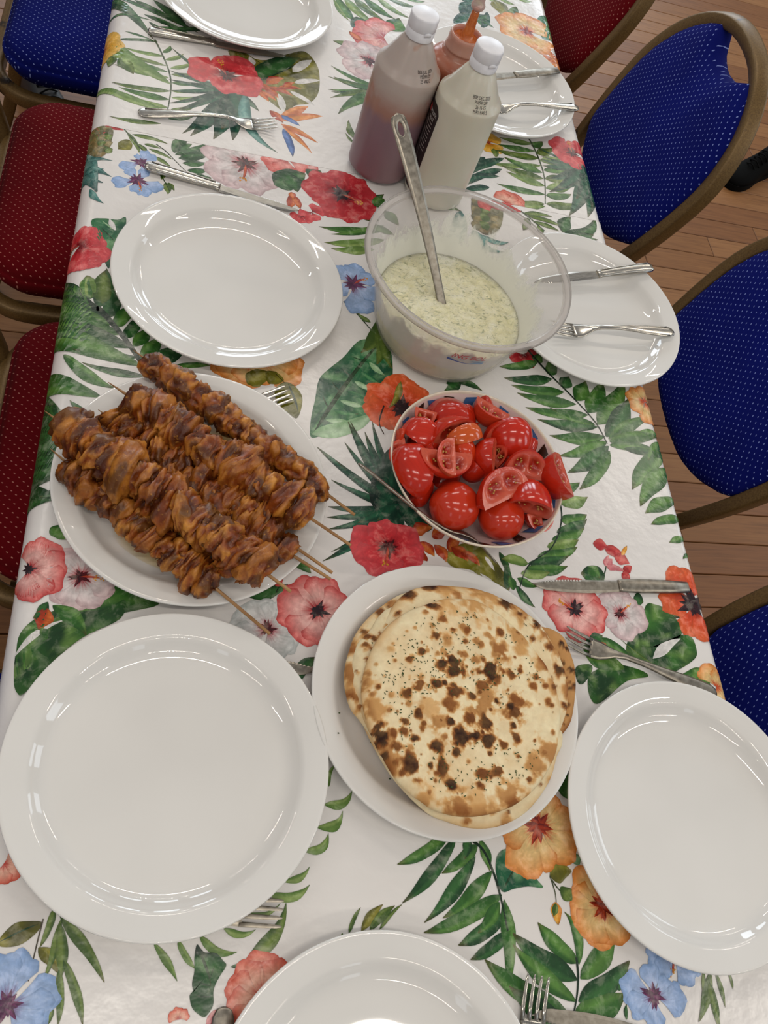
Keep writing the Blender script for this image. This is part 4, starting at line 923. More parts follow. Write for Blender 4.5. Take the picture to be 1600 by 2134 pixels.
g.stem(k6((690, 850), (712, 920), (718, 980)), 3, '#3c4a20'); g.stem(k6((700, 870), (730, 910), (760, 930)), 3, '#3c4a20'); g.leaf(*k6((745, 950), (780, 905)), 20, .1, 'moss'); g.leaf(*k6((712, 960), (725, 1055)), 18, 0, 'pollen'); g.leaf(*k6((715, 965), (705, 1020)), 10, .05, 'moss')
g.flower((1403, 1990), 66, 'blue', petals=[(150, 1.0), (190, .95), (-20, 1.0), (-55, .95), (230, .8)], eye=.16, stamen=-95, seed=121, half=36); g.flower((1362, 2075), 74, 'blue', petals=[(160, 1.05), (100, .8), (40, .7), (-10, 1.0), (210, .9), (-90, .8)], eye=.2, seed=122, half=36)
for a, b, w in (((1360, 1250), (1310, 1460), 22), ((1380, 1250), (1420, 1400), 12), ((1350, 1290), (1390, 1480), 22), ((1435, 1250), (1453, 1325), 8), ((1330, 1250), (1325, 1330), 10), ((1360, 1380), (1400, 1480), 12)): g.leaf(*k6(a, b), w * .7, .05, 'moss')
# repeat of the pattern seen through the clear bowl and beside it
g.blade([(985, 415), (1012, 408), (1040, 418), (1048, 446), (1040, 478), (1012, 490), (990, 470), (982, 440)], 'pine', seed=18)
for yy in (424, 440, 456, 472):
    for xx in (994, 1012, 1030): g.leaf((xx - 8, yy + 4), (xx + 10, yy - 4), 13, .2, 'pine' if (xx + yy) % 4 else 'moss', n=6)
for a, b, w in (((1010, 425), (1070, 425), 22), ((1020, 430), (1088, 442), 14), ((1000, 415), (1020, 440), 22)): g.leaf(a, b, w, .05, 'redleaf', tip='#d84a40')
for a, b, w, bd in (((985, 480), (1010, 530), 16, .1), ((1000, 490), (1060, 505), 10, -.2), ((990, 500), (1050, 525), 10, -.2), ((960, 440), (930, 520), 16, .1)): g.leaf(a, b, w, bd, 'turq', tip='#2c3a38')
g.frond([(1085, 440), (1110, 460), (1135, 482)], [((1090, 445), (1150, 452), 8), ((1100, 450), (1170, 472), 9), ((1110, 462), (1165, 482), 8), ((1100, 455), (1090, 480), 8), ((1120, 470), (1130, 490), 8)], pal='moss', wstem=3)
for a, b, w, bd in (((1172, 484), (1188, 452), 12, .1), ((1176, 487), (1238, 452), 12, -.25), ((1180, 492), (1236, 490), 15, -.06), ((1190, 500), (1245, 500), 10, 0)): g.leaf(a, b, w, bd, 'dark')
for a, b, w in (((800, 440), (830, 470), 16), ((770, 470), (820, 490), 14), ((780, 430), (800, 415), 14), ((850, 400), (900, 430), 18), ((870, 420), (960, 440), 14)): g.leaf(a, b, w, .05, 'green')
PRINT_FAR = f.mb.build('floral_print', MAT_PRINT, CLOTH_FAR, smooth=False)
PRINT_NEAR = g.mb.build('floral_print', MAT_PRINT, CLOTH_NEAR, smooth=False)
for o in (PRINT_FAR, PRINT_NEAR): tag(o, 'printed palm fronds and hibiscus flowers', kind='stuff')
# ---------------------------------------------------------------- clear mixing bowl with cucumber yoghurt
def see_through(name, tint, body, rough, gloss=1.0, noise_mask=None):
    """thin plastic: mostly lets light straight through, some milky body, fresnel gloss"""
    m = NT(name); t = m.n.new('ShaderNodeBsdfTransparent'); t.inputs[0].default_value = lin(tint)
    m.base(body, rough, spec=0.5)
    mx = m.n.new('ShaderNodeMixShader'); fr = m.n.new('ShaderNodeFresnel'); fr.inputs[0].default_value = 1.45
    m.put(mx.inputs[1], t.outputs[0]); m.put(mx.inputs[2], m.bsdf.outputs[0])
    m.t.links.new(mx.outputs[0], m.out.inputs['Surface'])
    return m, mx, fr
m, mx, fr = see_through('clear_plastic', '#fbfaf9', '#efece9', 0.12)
m.put(mx.inputs[0], m.math('MULTIPLY_ADD', fr.outputs[0], 0.32, 0.045)); MAT_PLASTIC = m.mat
m, mx, fr = see_through('milky_plastic_rim', '#f6f4f2', '#dcd8d4', 0.14)
m.put(mx.inputs[0], m.math('MULTIPLY_ADD', fr.outputs[0], 0.7, 0.20)); MAT_RIMPLASTIC = m.mat
m, mx, fr = see_through('yoghurt_smear', '#ffffff', '#e8e8de', 0.25)
_z = m.sep()[2]; _zz = m.math('MULTIPLY', m.math('SUBTRACT', _z, 0.060), -17.0)
_n = m.noise(26, 4, 0.6, vec=m.scale((1, 1, 0.55)), dist=1.2); _n2 = m.noise(60, 4, 0.65, vec=m.scale((1, 1, 0.35)))
_v = m.math('ADD', m.math('ADD', m.math('MULTIPLY', _n, 1.5), m.math('MULTIPLY', _n2, 0.7)), _zz)
m.put(mx.inputs[0], m.ramp(_v, [(0.60, (0, 0, 0, 1)), (0.70, (0.6, 0.6, 0.6, 1)), (0.90, (0.97, 0.97, 0.97, 1))])); MAT_SMEAR = m.mat
BX, BY = 0.349, 0.743
bowl = thing('mixing_bowl', 'large clear plastic mixing bowl of cucumber yoghurt sauce', 'bowl', (BX, BY, TABLE_Z + 0.0005))
outer = [(0, 0.0), (0.074, 0.0), (0.082, 0.0012), (0.0885, 0.006), (0.0945, 0.020), (0.1000, 0.043), (0.1075, 0.070), (0.1155, 0.095), (0.1225, 0.114), (0.1250, 0.1205)]
lip = [(0.1262, 0.1222)]
inner = [(r - 0.0016, z + 0.001) for r, z in reversed(outer[1:])] + [(0, 0.0018)]
V, F = lathe(outer + lip + inner, 128); mesh_obj('bowl_wall', V, F, MAT_PLASTIC, bowl)
V, F = lathe([(0.1262, 0.1222), (0.1290, 0.1226), (0.1322, 0.1232), (0.1330, 0.1215), (0.1338, 0.1212), (0.1340, 0.1240), (0.1330, 0.1268), (0.1305, 0.1282), (0.1275, 0.1276), (0.1248, 0.1255), (0.1234, 0.1215)], 128); mesh_obj('rim', V, F, MAT_RIMPLASTIC, bowl)
def rad_at(z):
    for (r0, z0), (r1, z1) in zip(outer, outer[1:]):
        if z0 <= z <= z1 and z1 > z0: return r0 + (r1 - r0) * (z - z0) / (z1 - z0)
    return outer[-1][0]
sm = [(rad_at(z) - 0.0022, z) for z in np.linspace(0.040, 0.120, 24)]
V, F = lathe(sm, 128); mesh_obj('sauce_smear', V, F, MAT_SMEAR, bowl)
# lettering on the outside of the wall
def font_mesh(text, size, bold=0.0):
    cu = bpy.data.curves.new('t', 'FONT'); cu.body = text; cu.size = size; cu.align_x = 'CENTER'; cu.offset = size * bold
    o = bpy.data.objects.new('t', cu); C.objects.link(o); bpy.context.view_layer.update()
    me = bpy.data.meshes.new_from_object(o.evaluated_get(bpy.context.evaluated_depsgraph_get()))
    V = [tuple(v.co) for v in me.vertices]; F = [tuple(p.vertices) for p in me.polygons]
    bpy.data.objects.remove(o); bpy.data.meshes.remove(me); bpy.data.curves.remove(cu); return V, F
def wrap(V, az0, z0, radf, off=0.0004, bold=0.0):
    """flat (x,y) -> on a wall of revolution seen from outside"""
    out = []
    for v in V:
        z = z0 + v[1]; r = radf(z) + off; a = az0 + v[0] / r; out.append((r * math.cos(a), r * math.sin(a), z))
    return out
def strip_rect(x0, x1, y0, y1, n=8):
    V = []; F = []
    for i in range(n + 1):
        x = x0 + (x1 - x0) * i / n; V += [(x, y0), (x, y1)]
    return V, [(2 * i, 2 * i + 2, 2 * i + 3, 2 * i + 1) for i in range(n)]
MAT_REDINK = plain('red_print', '#c0343c', 0.4); MAT_BLUEINK = plain('blue_print', '#2a4ba0', 0.4); MAT_BLUELIGHT = plain('pale_blue_print', '#6f9cc4', 0.4)
AZ = math.radians(-90)
lab = MB()
V, F = font_mesh("ING BOL", 0.0150, 0.015); lab.add(wrap([((x + 0.18 * y) * 0.74, y) for x, y, _ in V], AZ, 0.0790, rad_at, 0.0008), F, m=0)
def wave(x0, x1, f0, f1, n=16):
    V = []; F = []
    for i in range(n + 1):
        t = i / n; x = x0 + (x1 - x0) * t; a, b = f0(t), f1(t); V += [(x, min(a, b)), (x, max(a, b))]
    return V, [(2 * i, 2 * i + 2, 2 * i + 3, 2 * i + 1) for i in range(n)]
V, F = wave(-0.024, 0.024, lambda t: 0.0758 - 0.008 * math.sin(math.pi * min(1, t * 1.35) / 2), lambda t: 0.0718 - 0.0045 * math.sin(math.pi * t / 2) - 0.001 * (t < 0.7)); lab.add(wrap(V, AZ, 0.0, rad_at, 0.0008), F, m=1)
V, F = wave(0.004, 0.024, lambda t: 0.0728 - 0.004 * (1 - t) ** 2, lambda t: 0.0688); lab.add(wrap(V, AZ, 0.0, rad_at, 0.0007), F, m=2)
for k, (a, b) in enumerate(((0.006, 0.023), (0.004, 0.021), (0.008, 0.022))):
    V, F = strip_rect(a, b, 0.0758 - 0.0018 * k, 0.0766 - 0.0018 * k); lab.add(wrap(V, AZ, 0.0, rad_at, 0.0008), F, m=2)
V, F = strip_rect(-0.009, -0.004, 0.0753, 0.0763); lab.add(wrap(V, AZ, 0.0, rad_at, 0.0008), F, m=1)
o = lab.build('printed_label', [MAT_REDINK, MAT_BLUEINK, MAT_BLUELIGHT], bowl, smooth=False); o['label'] = 'red and blue lettering on the bowl wall'
# the sauce
m = NT('cucumber_yoghurt'); _n = m.noise(34, 4, 0.6, dist=1.0); _f = m.noise(120, 4, 0.7, dist=0.8); _w = m.noise(14, 2)
_c = m.ramp(_n, [(0.3, '#ece6ba'), (0.5, '#f3eecb'), (0.72, '#f8f5de')])
_c = m.mix(m.ramp(_f, [(0.56, (0, 0, 0, 1)), (0.68, (0.75, 0.75, 0.75, 1))]), _c, lin('#a3a880'))
_c = m.mix(m.ramp(m.noise(75, 2, vec=m.scale((1, 2.4, 1)), dist=2.0), [(0.62, (0, 0, 0, 1)), (0.70, (0.55, 0.55, 0.55, 1))]), _c, lin('#76866a'))
m.bump(m.math('ADD', _n, m.math('MULTIPLY', _f, 0.9)), 1.0, 0.006); MAT_SAUCE = m.base(_c, 0.22, spec=0.5, sss=0.5, sss_r=(1.0, 0.95, 0.8)).mat; m.bsdf.inputs['Subsurface Scale'].default_value = 0.02
n = 60; V = []; F = []; rs_z = 0.0445; R0 = rad_at(rs_z) - 0.0030
rings = []
for i in range(25):
    q = i / 24
    P = np.array([(R0 * q * math.cos(2 * math.pi * k / 96), R0 * q * math.sin(2 * math.pi * k / 96), 0) for k in range(96)])
    h = (fbm(P * 45 + 3, 4, 3) - 0.5) * 0.008 + (fbm(P * 150, 9, 2) - 0.5) * 0.003
    edge = max(0.0, (q - 0.9) / 0.1)
    rings.append([(x, y, rs_z + hh * (1 - edge) + 0.001 * edge) for (x, y, _), hh in zip(P, h)])
low = [[((rad_at(z) - 0.003) * math.cos(2 * math.pi * k / 96), (rad_at(z) - 0.003) * math.sin(2 * math.pi * k / 96), z) for k in range(96)] for z in (0.034, 0.022, 0.01, 0.004)]
V, F = rings_mesh(rings + low); F = [tuple(reversed(q)) for q in F]
sauce = mesh_obj('yoghurt_sauce', V, F, MAT_SAUCE, loc=(BX, BY, TABLE_Z + 0.0005))
tag(sauce, 'pale green cucumber yoghurt sauce filling the clear bowl', 'sauce')
# serving spoon standing in the sauce
ladle = thing('serving_spoon', 'long steel serving spoon standing in the yoghurt sauce', 'spoon')
p0 = np.array(up(922, 640, 0.780)); p1 = np.array(up(826, 236, 0.925)); ax = p1 - p0; LL = np.linalg.norm(ax); ax /= LL
side = np.cross(ax, np.array([0.30, -0.86, 0.55])); side /= np.linalg.norm(side); nrm = np.cross(side, ax)
V = []; F = []; rows = 70; lo, hi = LL * 0.885, LL * 0.958
for i in range(rows + 1):
    s = LL * (1.0 * i / rows) if i < rows else LL; t = s / LL
    w = 0.0058 + 0.0050 * min(1, max(0, (t - 0.15) / 0.7)) ** 1.1
    if t > 0.955: w *= math.sqrt(max(0.0, 1 - ((t - 0.955) / 0.045) ** 2)) * 0.96 + 0.04
    hw = 0.0
    if lo < s < hi: hw = 0.0042 * math.sqrt(max(0, 1 - ((s - (lo + hi) / 2) / ((hi - lo) / 2)) ** 2))
    c = p0 + ax * s + nrm * (0.006 * math.sin(math.pi * t))
    for x in (-w, -(w + hw) / 2, -hw - 1e-5, hw + 1e-5, (w + hw) / 2, w): V.append(c + side * x)
for i in range(rows):
    s = LL * (i + 0.5) / rows
    for k in range(5):
        if k == 2 and lo < s < hi: continue
        F.append((i * 6 + k, i * 6 + k + 1, (i + 1) * 6 + k + 1, (i + 1) * 6 + k))
o = mesh_obj('handle', V, F, MAT_STEEL_DULL, ladle); md = o.modifiers.new('t', 'SOLIDIFY'); md.thickness = 0.0022; md.offset = 0
V, F = rings_mesh([[(rr * math.cos(a) * 1.35, rr * math.sin(a), z) for a in np.linspace(0, 2 * PI, 24, endpoint=False)] for rr, z in ((0.004, -0.012), (0.014, -0.009), (0.021, -0.003), (0.024, 0.004), (0.0225, 0.004), (0.019, -0.001), (0.012, -0.007), (0.003, -0.010))])
o = mesh_obj('spoon_bowl', V, F, MAT_STEEL_DULL, ladle, loc=(p0[0] + 0.01, p0[1] - 0.028, 0.762))
V, F = sweep([p0 + ax * 0.001, p0 * 0.5 + np.array([p0[0] + 0.006, p0[1] - 0.018, 0.765]) * 0.5, (p0[0] + 0.008, p0[1] - 0.020, 0.762)], 0.010, 0.003); mesh_obj('neck', V, F, MAT_STEEL_DULL, ladle)

# ---------------------------------------------------------------- squeezy sauce bottles
BR = 0.0452
body_prof = [(0, 0.001), (0.036, 0.0), (0.0405, 0.002), (BR, 0.007), (BR, 0.05), (BR, 0.10), (BR, 0.156), (BR * 0.994, 0.1605), (BR * 0.975, 0.1635), (0.0400, 0.1665), (0.0205, 0.2010), (0.0182, 0.2035), (0.0170, 0.2055), (0.0170, 0.214), (0, 0.214)]
def prof_r(prof):
    pr = [(r, z) for r, z in prof if r > 0]
    def fn(z):
        for (r0, z0), (r1, z1) in zip(pr, pr[1:]):
            if z0 <= z <= z1 and z1 > z0: return r0 + (r1 - r0) * (z - z0) / (z1 - z0)
        return pr[-1][0]
    return fn
def dense(prof, step=0.006):
    out = [prof[0]]
    for a, b in zip(prof, prof[1:]):
        k = max(1, int(abs(b[1] - a[1]) / step))
        out += [(a[0] + (b[0] - a[0]) * i / k, a[1] + (b[1] - a[1]) * i / k) for i in range(1, k + 1)]
    return out
m = NT('plum_sauce_in_bottle'); _z = m.sep()[2]; _n = m.noise(16, 4, 0.6, dist=0.7); _n2 = m.noise(20, 3, 0.55, dist=0.4, vec=m.scale((1, 1, 0.8)))
_h = m.math('ADD', _z, m.math('MULTIPLY', m.math('SUBTRACT', _n, 0.5), 0.045))
_empty = m.mix(m.ramp(_n2, [(0.56, (0, 0, 0, 1)), (0.64, (0.7, 0.7, 0.7, 1))]), lin('#b3a59c'), lin('#a9785e'))
_full = m.ramp(m.noise(8, 2), [(0.3, '#7e626c'), (0.7, '#8a6c70')])
_c = m.mix(m.ramp(_h, [(0.098, (0, 0, 0, 1)), (0.112, (1, 1, 1, 1))]), _full, m.mix(m.ramp(_h, [(0.115, (0, 0, 0, 1)), (0.15, (1, 1, 1, 1))]), lin('#9a6f60'), _empty))
MAT_PLUM = m.base(_c, 0.30, spec=0.45, sss=0.1).mat
m = NT('garlic_mayo_bottle'); _n = m.noise(9, 3)
MAT_CREAM = m.base(m.ramp(_n, [(0.3, '#c6c0ad'), (0.7, '#d2cdbd')]), 0.28, spec=0.5, sss=0.1).mat
m = NT('chilli_sauce_bottle'); _z = m.sep()[2]; _n = m.noise(24, 4, dist=0.6)
_c = m.ramp(m.math('ADD', _z, m.math('MULTIPLY', m.math('SUBTRACT', _n, 0.5), 0.05)), [(0.118, '#5a1c12'), (0.130, '#8a4228'), (0.155, '#a85f44'), (0.172, '#b98a78')])
MAT_CHILLI = m.base(_c, 0.25, spec=0.5, sss=0.1).mat
MAT_CAP = plain('white_cap_plastic', '#ecebee', 0.35)
MAT_INK = plain('black_ink', '#2a2826', 0.6); MAT_LABEL = plain('black_label', '#171314', 0.35); MAT_WHITEINK = plain('white_ink', '#cfcac6', 0.5); MAT_GREYINK = plain('grey_small_print', '#8c8480', 0.5)
def bottle(label, loc, mat, code, az, rz=0):
    t = thing('sauce_bottle', label, 'bottle', (loc[0], loc[1], TABLE_Z + 0.0005), group='squeezy sauce bottles')
    V, F = lathe(dense(body_prof), 72); mesh_obj('body', V, F, mat, t)
    return t
def cap(t):
    pr = [(0.0172, 0.206), (0.0188, 0.206), (0.0190, 0.207), (0.0190, 0.2170), (0.0186, 0.2174), (0.0186, 0.2180), (0.0190, 0.2184), (0.0190, 0.2330), (0.0184, 0.2345), (0.0172, 0.2350), (0, 0.2350)]
    V, F = lathe(pr, 56); c = mesh_obj('flip_cap', V, F, MAT_CAP, t)
    rg = []
    for q in (0, 1):
        rg.append([(0.0186 + 0.0012 * q, -0.005 + 0.01 * a, 0.2155 + 0.004 * b) for a, b in ((0, 0), (1, 0), (1, 1), (0.5, 1.3), (0, 1))])
    V, F = rings_mesh(rg); o = mesh_obj('thumb_tab', V, F, MAT_CAP, c); o.rotation_euler = (0, 0, math.radians(-70))
def date_code(t, lines, az, z, size=0.0052):
    mb = MB(); fr_ = prof_r(body_prof)
    for k, s in enumerate(lines):
        V, F = font_mesh(s, size); mb.add(wrap([(x * 0.82, y) for x, y, _ in V], az, z - 0.0049 * k, fr_, 0.0004), F)
    o = mb.build('date_code', MAT_INK, t, smooth=False); o['label'] = 'small black printed date code'
b1 = bottle('bottle half full of purple brown sauce with white cap', (0.2820, 1.0540), MAT_PLUM, None, 0); cap(b1)
date_code(b1, ('BBE JUL 2025', 'P5099129', '25 V0012'), math.radians(-62), 0.176)
b2 = bottle('cream white bottle with white cap and black label', (0.3665, 1.0200), MAT_CREAM, None, 0); cap(b2)
date_code(b2, ('BBE DEC 2025', 'P50991291', '25 16 15', 'MAY PAR S'), math.radians(-80), 0.180)
# black back label with rounded corner and white print
fr_ = prof_r(body_prof); A1 = math.radians(-150)
lb = MB(); W = 0.085; n = 40
def ltop(x): return 0.147 - (0.010 * max(0, (x + 0.012) / 0.012) ** 2 if x > -0.012 else 0) - 0.0
V = []
for i in range(n + 1):
    x = -W + W * i / n
    for q in np.linspace(0, 1, 7): V.append((x, 0.012 + (ltop(x) - 0.012) * q))
F = [(i * 7 + j, (i + 1) * 7 + j, (i + 1) * 7 + j + 1, i * 7 + j + 1) for i in range(n) for j in range(6)]
lb.add(wrap(V, A1, 0.0, fr_, 0.0003), F, m=0)
for k, (tx, z, sz) in enumerate((('SMOOTH', 0.1310, 0.0075), ('SAUCE', 0.1235, 0.0068))):
    V, F = font_mesh(tx, sz); lb.add(wrap([(x * 0.62 - 0.0135, y) for x, y, _ in V], A1, z, fr_, 0.0006), F, m=1)
V, F = strip_rect(-0.033, -0.0245, 0.128, 0.138, 4); lb.add(wrap(V, A1, 0.0, fr_, 0.0006), F, m=2)
rng2 = random.Random(4)
for k in range(19):
    z = 0.1185 - 0.0052 * k
    if 9 <= k <= 12:
        V, F = strip_rect(-0.030, -0.016, z, z + 0.0006); lb.add(wrap(V, A1, 0.0, fr_, 0.0005), F, m=3); continue
    x = -0.062
    while x < -0.008:
        w = 0.003 + rng2.random() * 0.007
        V, F = strip_rect(x, min(-0.006, x + w), z, z + 0.0017, 2); lb.add(wrap(V, A1, 0.0, fr_, 0.0005), F, m=3); x += w + 0.0014
o = lb.build('back_label', [MAT_LABEL, MAT_WHITEINK, MAT_REDINK, MAT_GREYINK], b2, smooth=False); o['label'] = 'black label with white and grey small print'
# the opened bottle between them: wide neck, pool of sauce and a spout
b3 = thing('sauce_bottle', 'opened chilli sauce bottle with orange nozzle between two others', 'bottle', (0.3620, 1.1120, TABLE_Z - 0.0010), group='squeezy sauce bottles')
pr3 = [(0, 0.001), (0.036, 0.0), (0.0405, 0.002), (0.042, 0.007), (0.042, 0.06), (0.042, 0.11), (0.042, 0.148), (0.0405, 0.154), (0.036, 0.159), (0.029, 0.163), (0.0255, 0.1645), (0.0255, 0.167), (0.0245, 0.168), (0.0245, 0.171), (0.0255, 0.172), (0.0255, 0.1745), (0.0243, 0.1755), (0.0243, 0.186), (0.0238, 0.190), (0.0225, 0.1925), (0.0205, 0.192), (0.0195, 0.189), (0.0190, 0.186)]
V, F = lathe(dense(pr3), 72); mesh_obj('body', V, F, MAT_CHILLI, b3)
m = NT('orange_sauce_residue'); _n = m.noise(90, 3, dist=1.0); m.bump(_n, 0.8, 0.003)
MAT_ORANGE = m.base(m.ramp(_n, [(0.3, '#a8501c'), (0.7, '#cf7434')]), 0.12, spec=0.6).mat
V, F = lathe([(0.0190, 0.1860), (0.016, 0.1856), (0.0125, 0.1863), (0.0092, 0.190), (0.0078, 0.197), (0.0066, 0.208), (0.0056, 0.219), (0.0048, 0.228), (0, 0.228)], 48); mesh_obj('nozzle', V, F, MAT_ORANGE, b3)
m, mx, fr = see_through('clear_nozzle_tip', '#f0dcd4', '#e6d4cc', 0.1); m.put(mx.inputs[0], m.math('MULTIPLY_ADD', fr.outputs[0], 0.9, 0.35)); MAT_TIP = m.mat
V, F = lathe([(0.0052, 0.226), (0.0088, 0.2285), (0.0098, 0.232), (0.0088, 0.2355), (0.0070, 0.2375), (0.0068, 0.243), (0.0052, 0.2455), (0, 0.2455)], 40); mesh_obj('clear_tip', V, F, MAT_TIP, b3)
# ---------------------------------------------------------------- bowl of tomatoes
m = NT('pink_white_bowl_glaze'); MAT_BOWLC = m.base(m.ramp(m.noise(10, 2), [(0.3, '#dfc9c4'), (0.7, '#e6d2cc')]), 0.12, spec=0.5).mat
MAT_SQBLUE = plain('blue_painted_square', '#3f6699', 0.15); MAT_SQBROWN = plain('brown_painted_square', '#33241a', 0.15); MAT_RIM = plain('cream_bowl_rim', '#e2d6c2', 0.15)
TX, TY = 0.3540, 0.4950
tb = thing('serving_bowl', 'pale bowl with blue and brown painted squares holding tomatoes', 'bowl', (TX, TY, TABLE_Z + 0.0005))
tout = [(0, 0.002), (0.042, 0.002), (0.044, 0.0), (0.050, 0.0), (0.053, 0.004), (0.070, 0.016), (0.088, 0.033), (0.099, 0.048), (0.1035, 0.0555)]
tin = [(0.0985, 0.0500), (0.086, 0.0370), (0.068, 0.0210), (0.052, 0.0110), (0.030, 0.0075), (0, 0.0070)]
V, F = lathe(tout + [(0.1045, 0.0575), (0.1052, 0.0590)], 112); mesh_obj('bowl_wall', V, F, MAT_BOWLC, tb)
V, F = lathe([(0.1052, 0.0590), (0.1054, 0.0602), (0.1044, 0.0610), (0.1030, 0.0603), (0.1020, 0.0580)], 112); mesh_obj('rim', V, F, MAT_RIM, tb)
V, F = lathe([(0.1020, 0.0580)] + tin, 112); mesh_obj('bowl_inside', V, F, MAT_BOWLC, tb)
def tin_r(z):
    pr = [(0.1020, 0.0580)] + tin
    for (r0, z0), (r1, z1) in zip(pr, pr[1:]):
        if z1 <= z <= z0: return r1 + (r0 - r1) * (z - z1) / (z0 - z1)
    return 0.05
sq = MB()
for k in range(26):
    a = 2 * PI * k / 26 + 0.1; tw = 0.18 * (1 if k % 3 else -1); V = []
    for u, v in ((-1, -1), (1, -1), (1, 1), (-1, 1)):
        uu = u * 0.068 + tw * v * 0.14; z = 0.0480 + 0.0070 * (v + tw * u); r = tin_r(z) - 0.0004
        V.append((r * math.cos(a + uu), r * math.sin(a + uu), z + 0.0003))
    mid = tuple(np.mean(V, 0) + np.array([-0.0000 * math.cos(a), -0.0000 * math.sin(a), 0]))
    sq.add(V, [(0, 1, 2, 3)], m=k % 2)
o = sq.build('painted_squares', [MAT_SQBLUE, MAT_SQBROWN], tb, smooth=False); o['label'] = 'blue and brown painted squares'
m = NT('tomato_skin'); _n = m.noise(16, 3); _c = m.mix(0.65, m.ramp(_n, [(0.3, '#b42a12'), (0.7, '#c8381e')]), m.attr(), 'MIX')
MAT_SKIN = m.base(_c, 0.14, spec=0.55, sss=0.12, sss_r=(1, .25, .1)).mat
m = NT('tomato_flesh'); _n = m.noise(120, 4, 0.6); m.bump(_n, 0.35, 0.001)
_c = m.mix(m.math('MULTIPLY', _n, 0.45), m.attr(), lin('#b8281c')); MAT_FLESH = m.base(_c, 0.20, spec=0.5, sss=0.2, sss_r=(1, .3, .15)).mat
MAT_SEED = plain('tomato_seed', '#c89a50', 0.25)
def tomato_skin(rx, R, a0, a1, seed, skin='#bf1a10', na=26, nl=22):
    V = []; Cc = []
    for i in range(nl + 1):
        th = math.pi * i / nl; x = -rx * math.cos(th); rr = R * math.sin(th) ** 0.82
        for j in range(na + 1):
            ph = a0 + (a1 - a0) * j / na
            lob = 1 + 0.03 * math.sin(5 * ph + seed) * math.sin(th)
            V.append((x, rr * lob * math.sin(ph), rr * lob * math.cos(ph)))
            Cc.append(L3(skin) * np.array([1.12, 2.1, 1.5]) * (0.9 + 0.2 * ((i * 7 + j * 3 + seed) % 5) / 5))
    F = [(i * (na + 1) + j, i * (na + 1) + j + 1, (i + 1) * (na + 1) + j + 1, (i + 1) * (na + 1) + j) for i in range(nl) for j in range(na)]
    return V, F, Cc
def make_wedge(rx, R, half, seed, skin, label):
    """segment of a tomato: long axis X, skin towards +Z; parts skin, flesh, seeds"""
    t = thing('tomato_wedge', label, 'tomato', group='cut tomatoes in the bowl')
    V, F, Cc = tomato_skin(rx, R, -half, half, seed, skin); mesh_obj('skin', V, F, MAT_SKIN, t, cols=Cc)
    fl = MB(); sd = MB(); rs = random.Random(seed)
    for s in (-1, 1):
        ph = s * half; V = []; Cc = []; nl, nr = 22, 12
        nv = np.array([0, math.cos(ph) * s, -math.sin(ph) * s])      # outward normal of the cut
        for i in range(nl + 1):
            th = math.pi * i / nl; x = -rx * math.cos(th); rr = R * math.sin(th) ** 0.82 * (1 + 0.03 * math.sin(5 * ph + seed) * math.sin(th))
            for j in range(nr + 1):
                q = j / nr; r = rr * q
                xs = x / rx
                cav = max(0, 1 - ((q - 0.50) / 0.30) ** 2) * max(0, 1 - ((abs(xs) - 0.36) / 0.34) ** 2)
                p = np.array([x, r * math.sin(ph), r * math.cos(ph)]) - nv * 0.0065 * cav
                V.append(tuple(p))
                wall = L3('#c8523c'); jel = L3('#9c2814'); core = L3('#cc6248')
                g = wall if q > 0.8 else core
                g = g + (jel - g) * min(1, cav * 1.5)
                if q > 0.95: g = L3('#c02416')
                Cc.append(g * (0.9 + 0.2 * rs.random()))
        F = [(i * (nr + 1) + j, i * (nr + 1) + j + 1, (i + 1) * (nr + 1) + j + 1, (i + 1) * (nr + 1) + j) for i in range(nl) for j in range(nr)]
        if s < 0: F = [tuple(reversed(f_)) for f_ in F]
        fl.add(V, F, Cc)
        for k in range(10):
            xs = rs.choice((-1, 1)) * rx * (0.18 + 0.36 * rs.random()); r = R * (0.32 + 0.36 * rs.random()); depth = 0.0030
            c = np.array([xs, r * math.sin(ph), r * math.cos(ph)]) - nv * depth
            Vs, Fs = lathe([(0, -0.0009), (0.0011, 0), (0, 0.0009)], 6)
            e1 = np.array([1, 0, 0]); e2 = np.array([0, math.sin(ph), math.cos(ph)])
            sd.add([tuple(c + e1 * a * 1.5 + e2 * b + nv * z * 1.2) for a, b, z in Vs], Fs)
    fl.build('flesh', MAT_FLESH, t); o = sd.build('seeds', MAT_SEED, t); o['kind'] = 'stuff'
    return t
t7 = crop(800, 800, 3.9024)
def put_wedge(a, b, z, roll, half, R, label, skin='#b8180e', tilt=0.0, seed=1):
    R *= 1.12; A = up(*t7(a)[0], z); B = up(*t7(b)[0], z + tilt); rx = np.linalg.norm(B - A) / 2
    t = make_wedge(rx, R, math.radians(half), seed, skin, label)
    mtx = frame_from(A, B); mid = Vector((A + B) / 2)
    for i in range(3): mtx[i][3] = mid[i]
    rot = Matrix.Rotation(math.radians(roll), 4, 'X')
    t.matrix_world = mtx @ rot @ Matrix.Translation((0, 0, -R * 0.55))
    return t
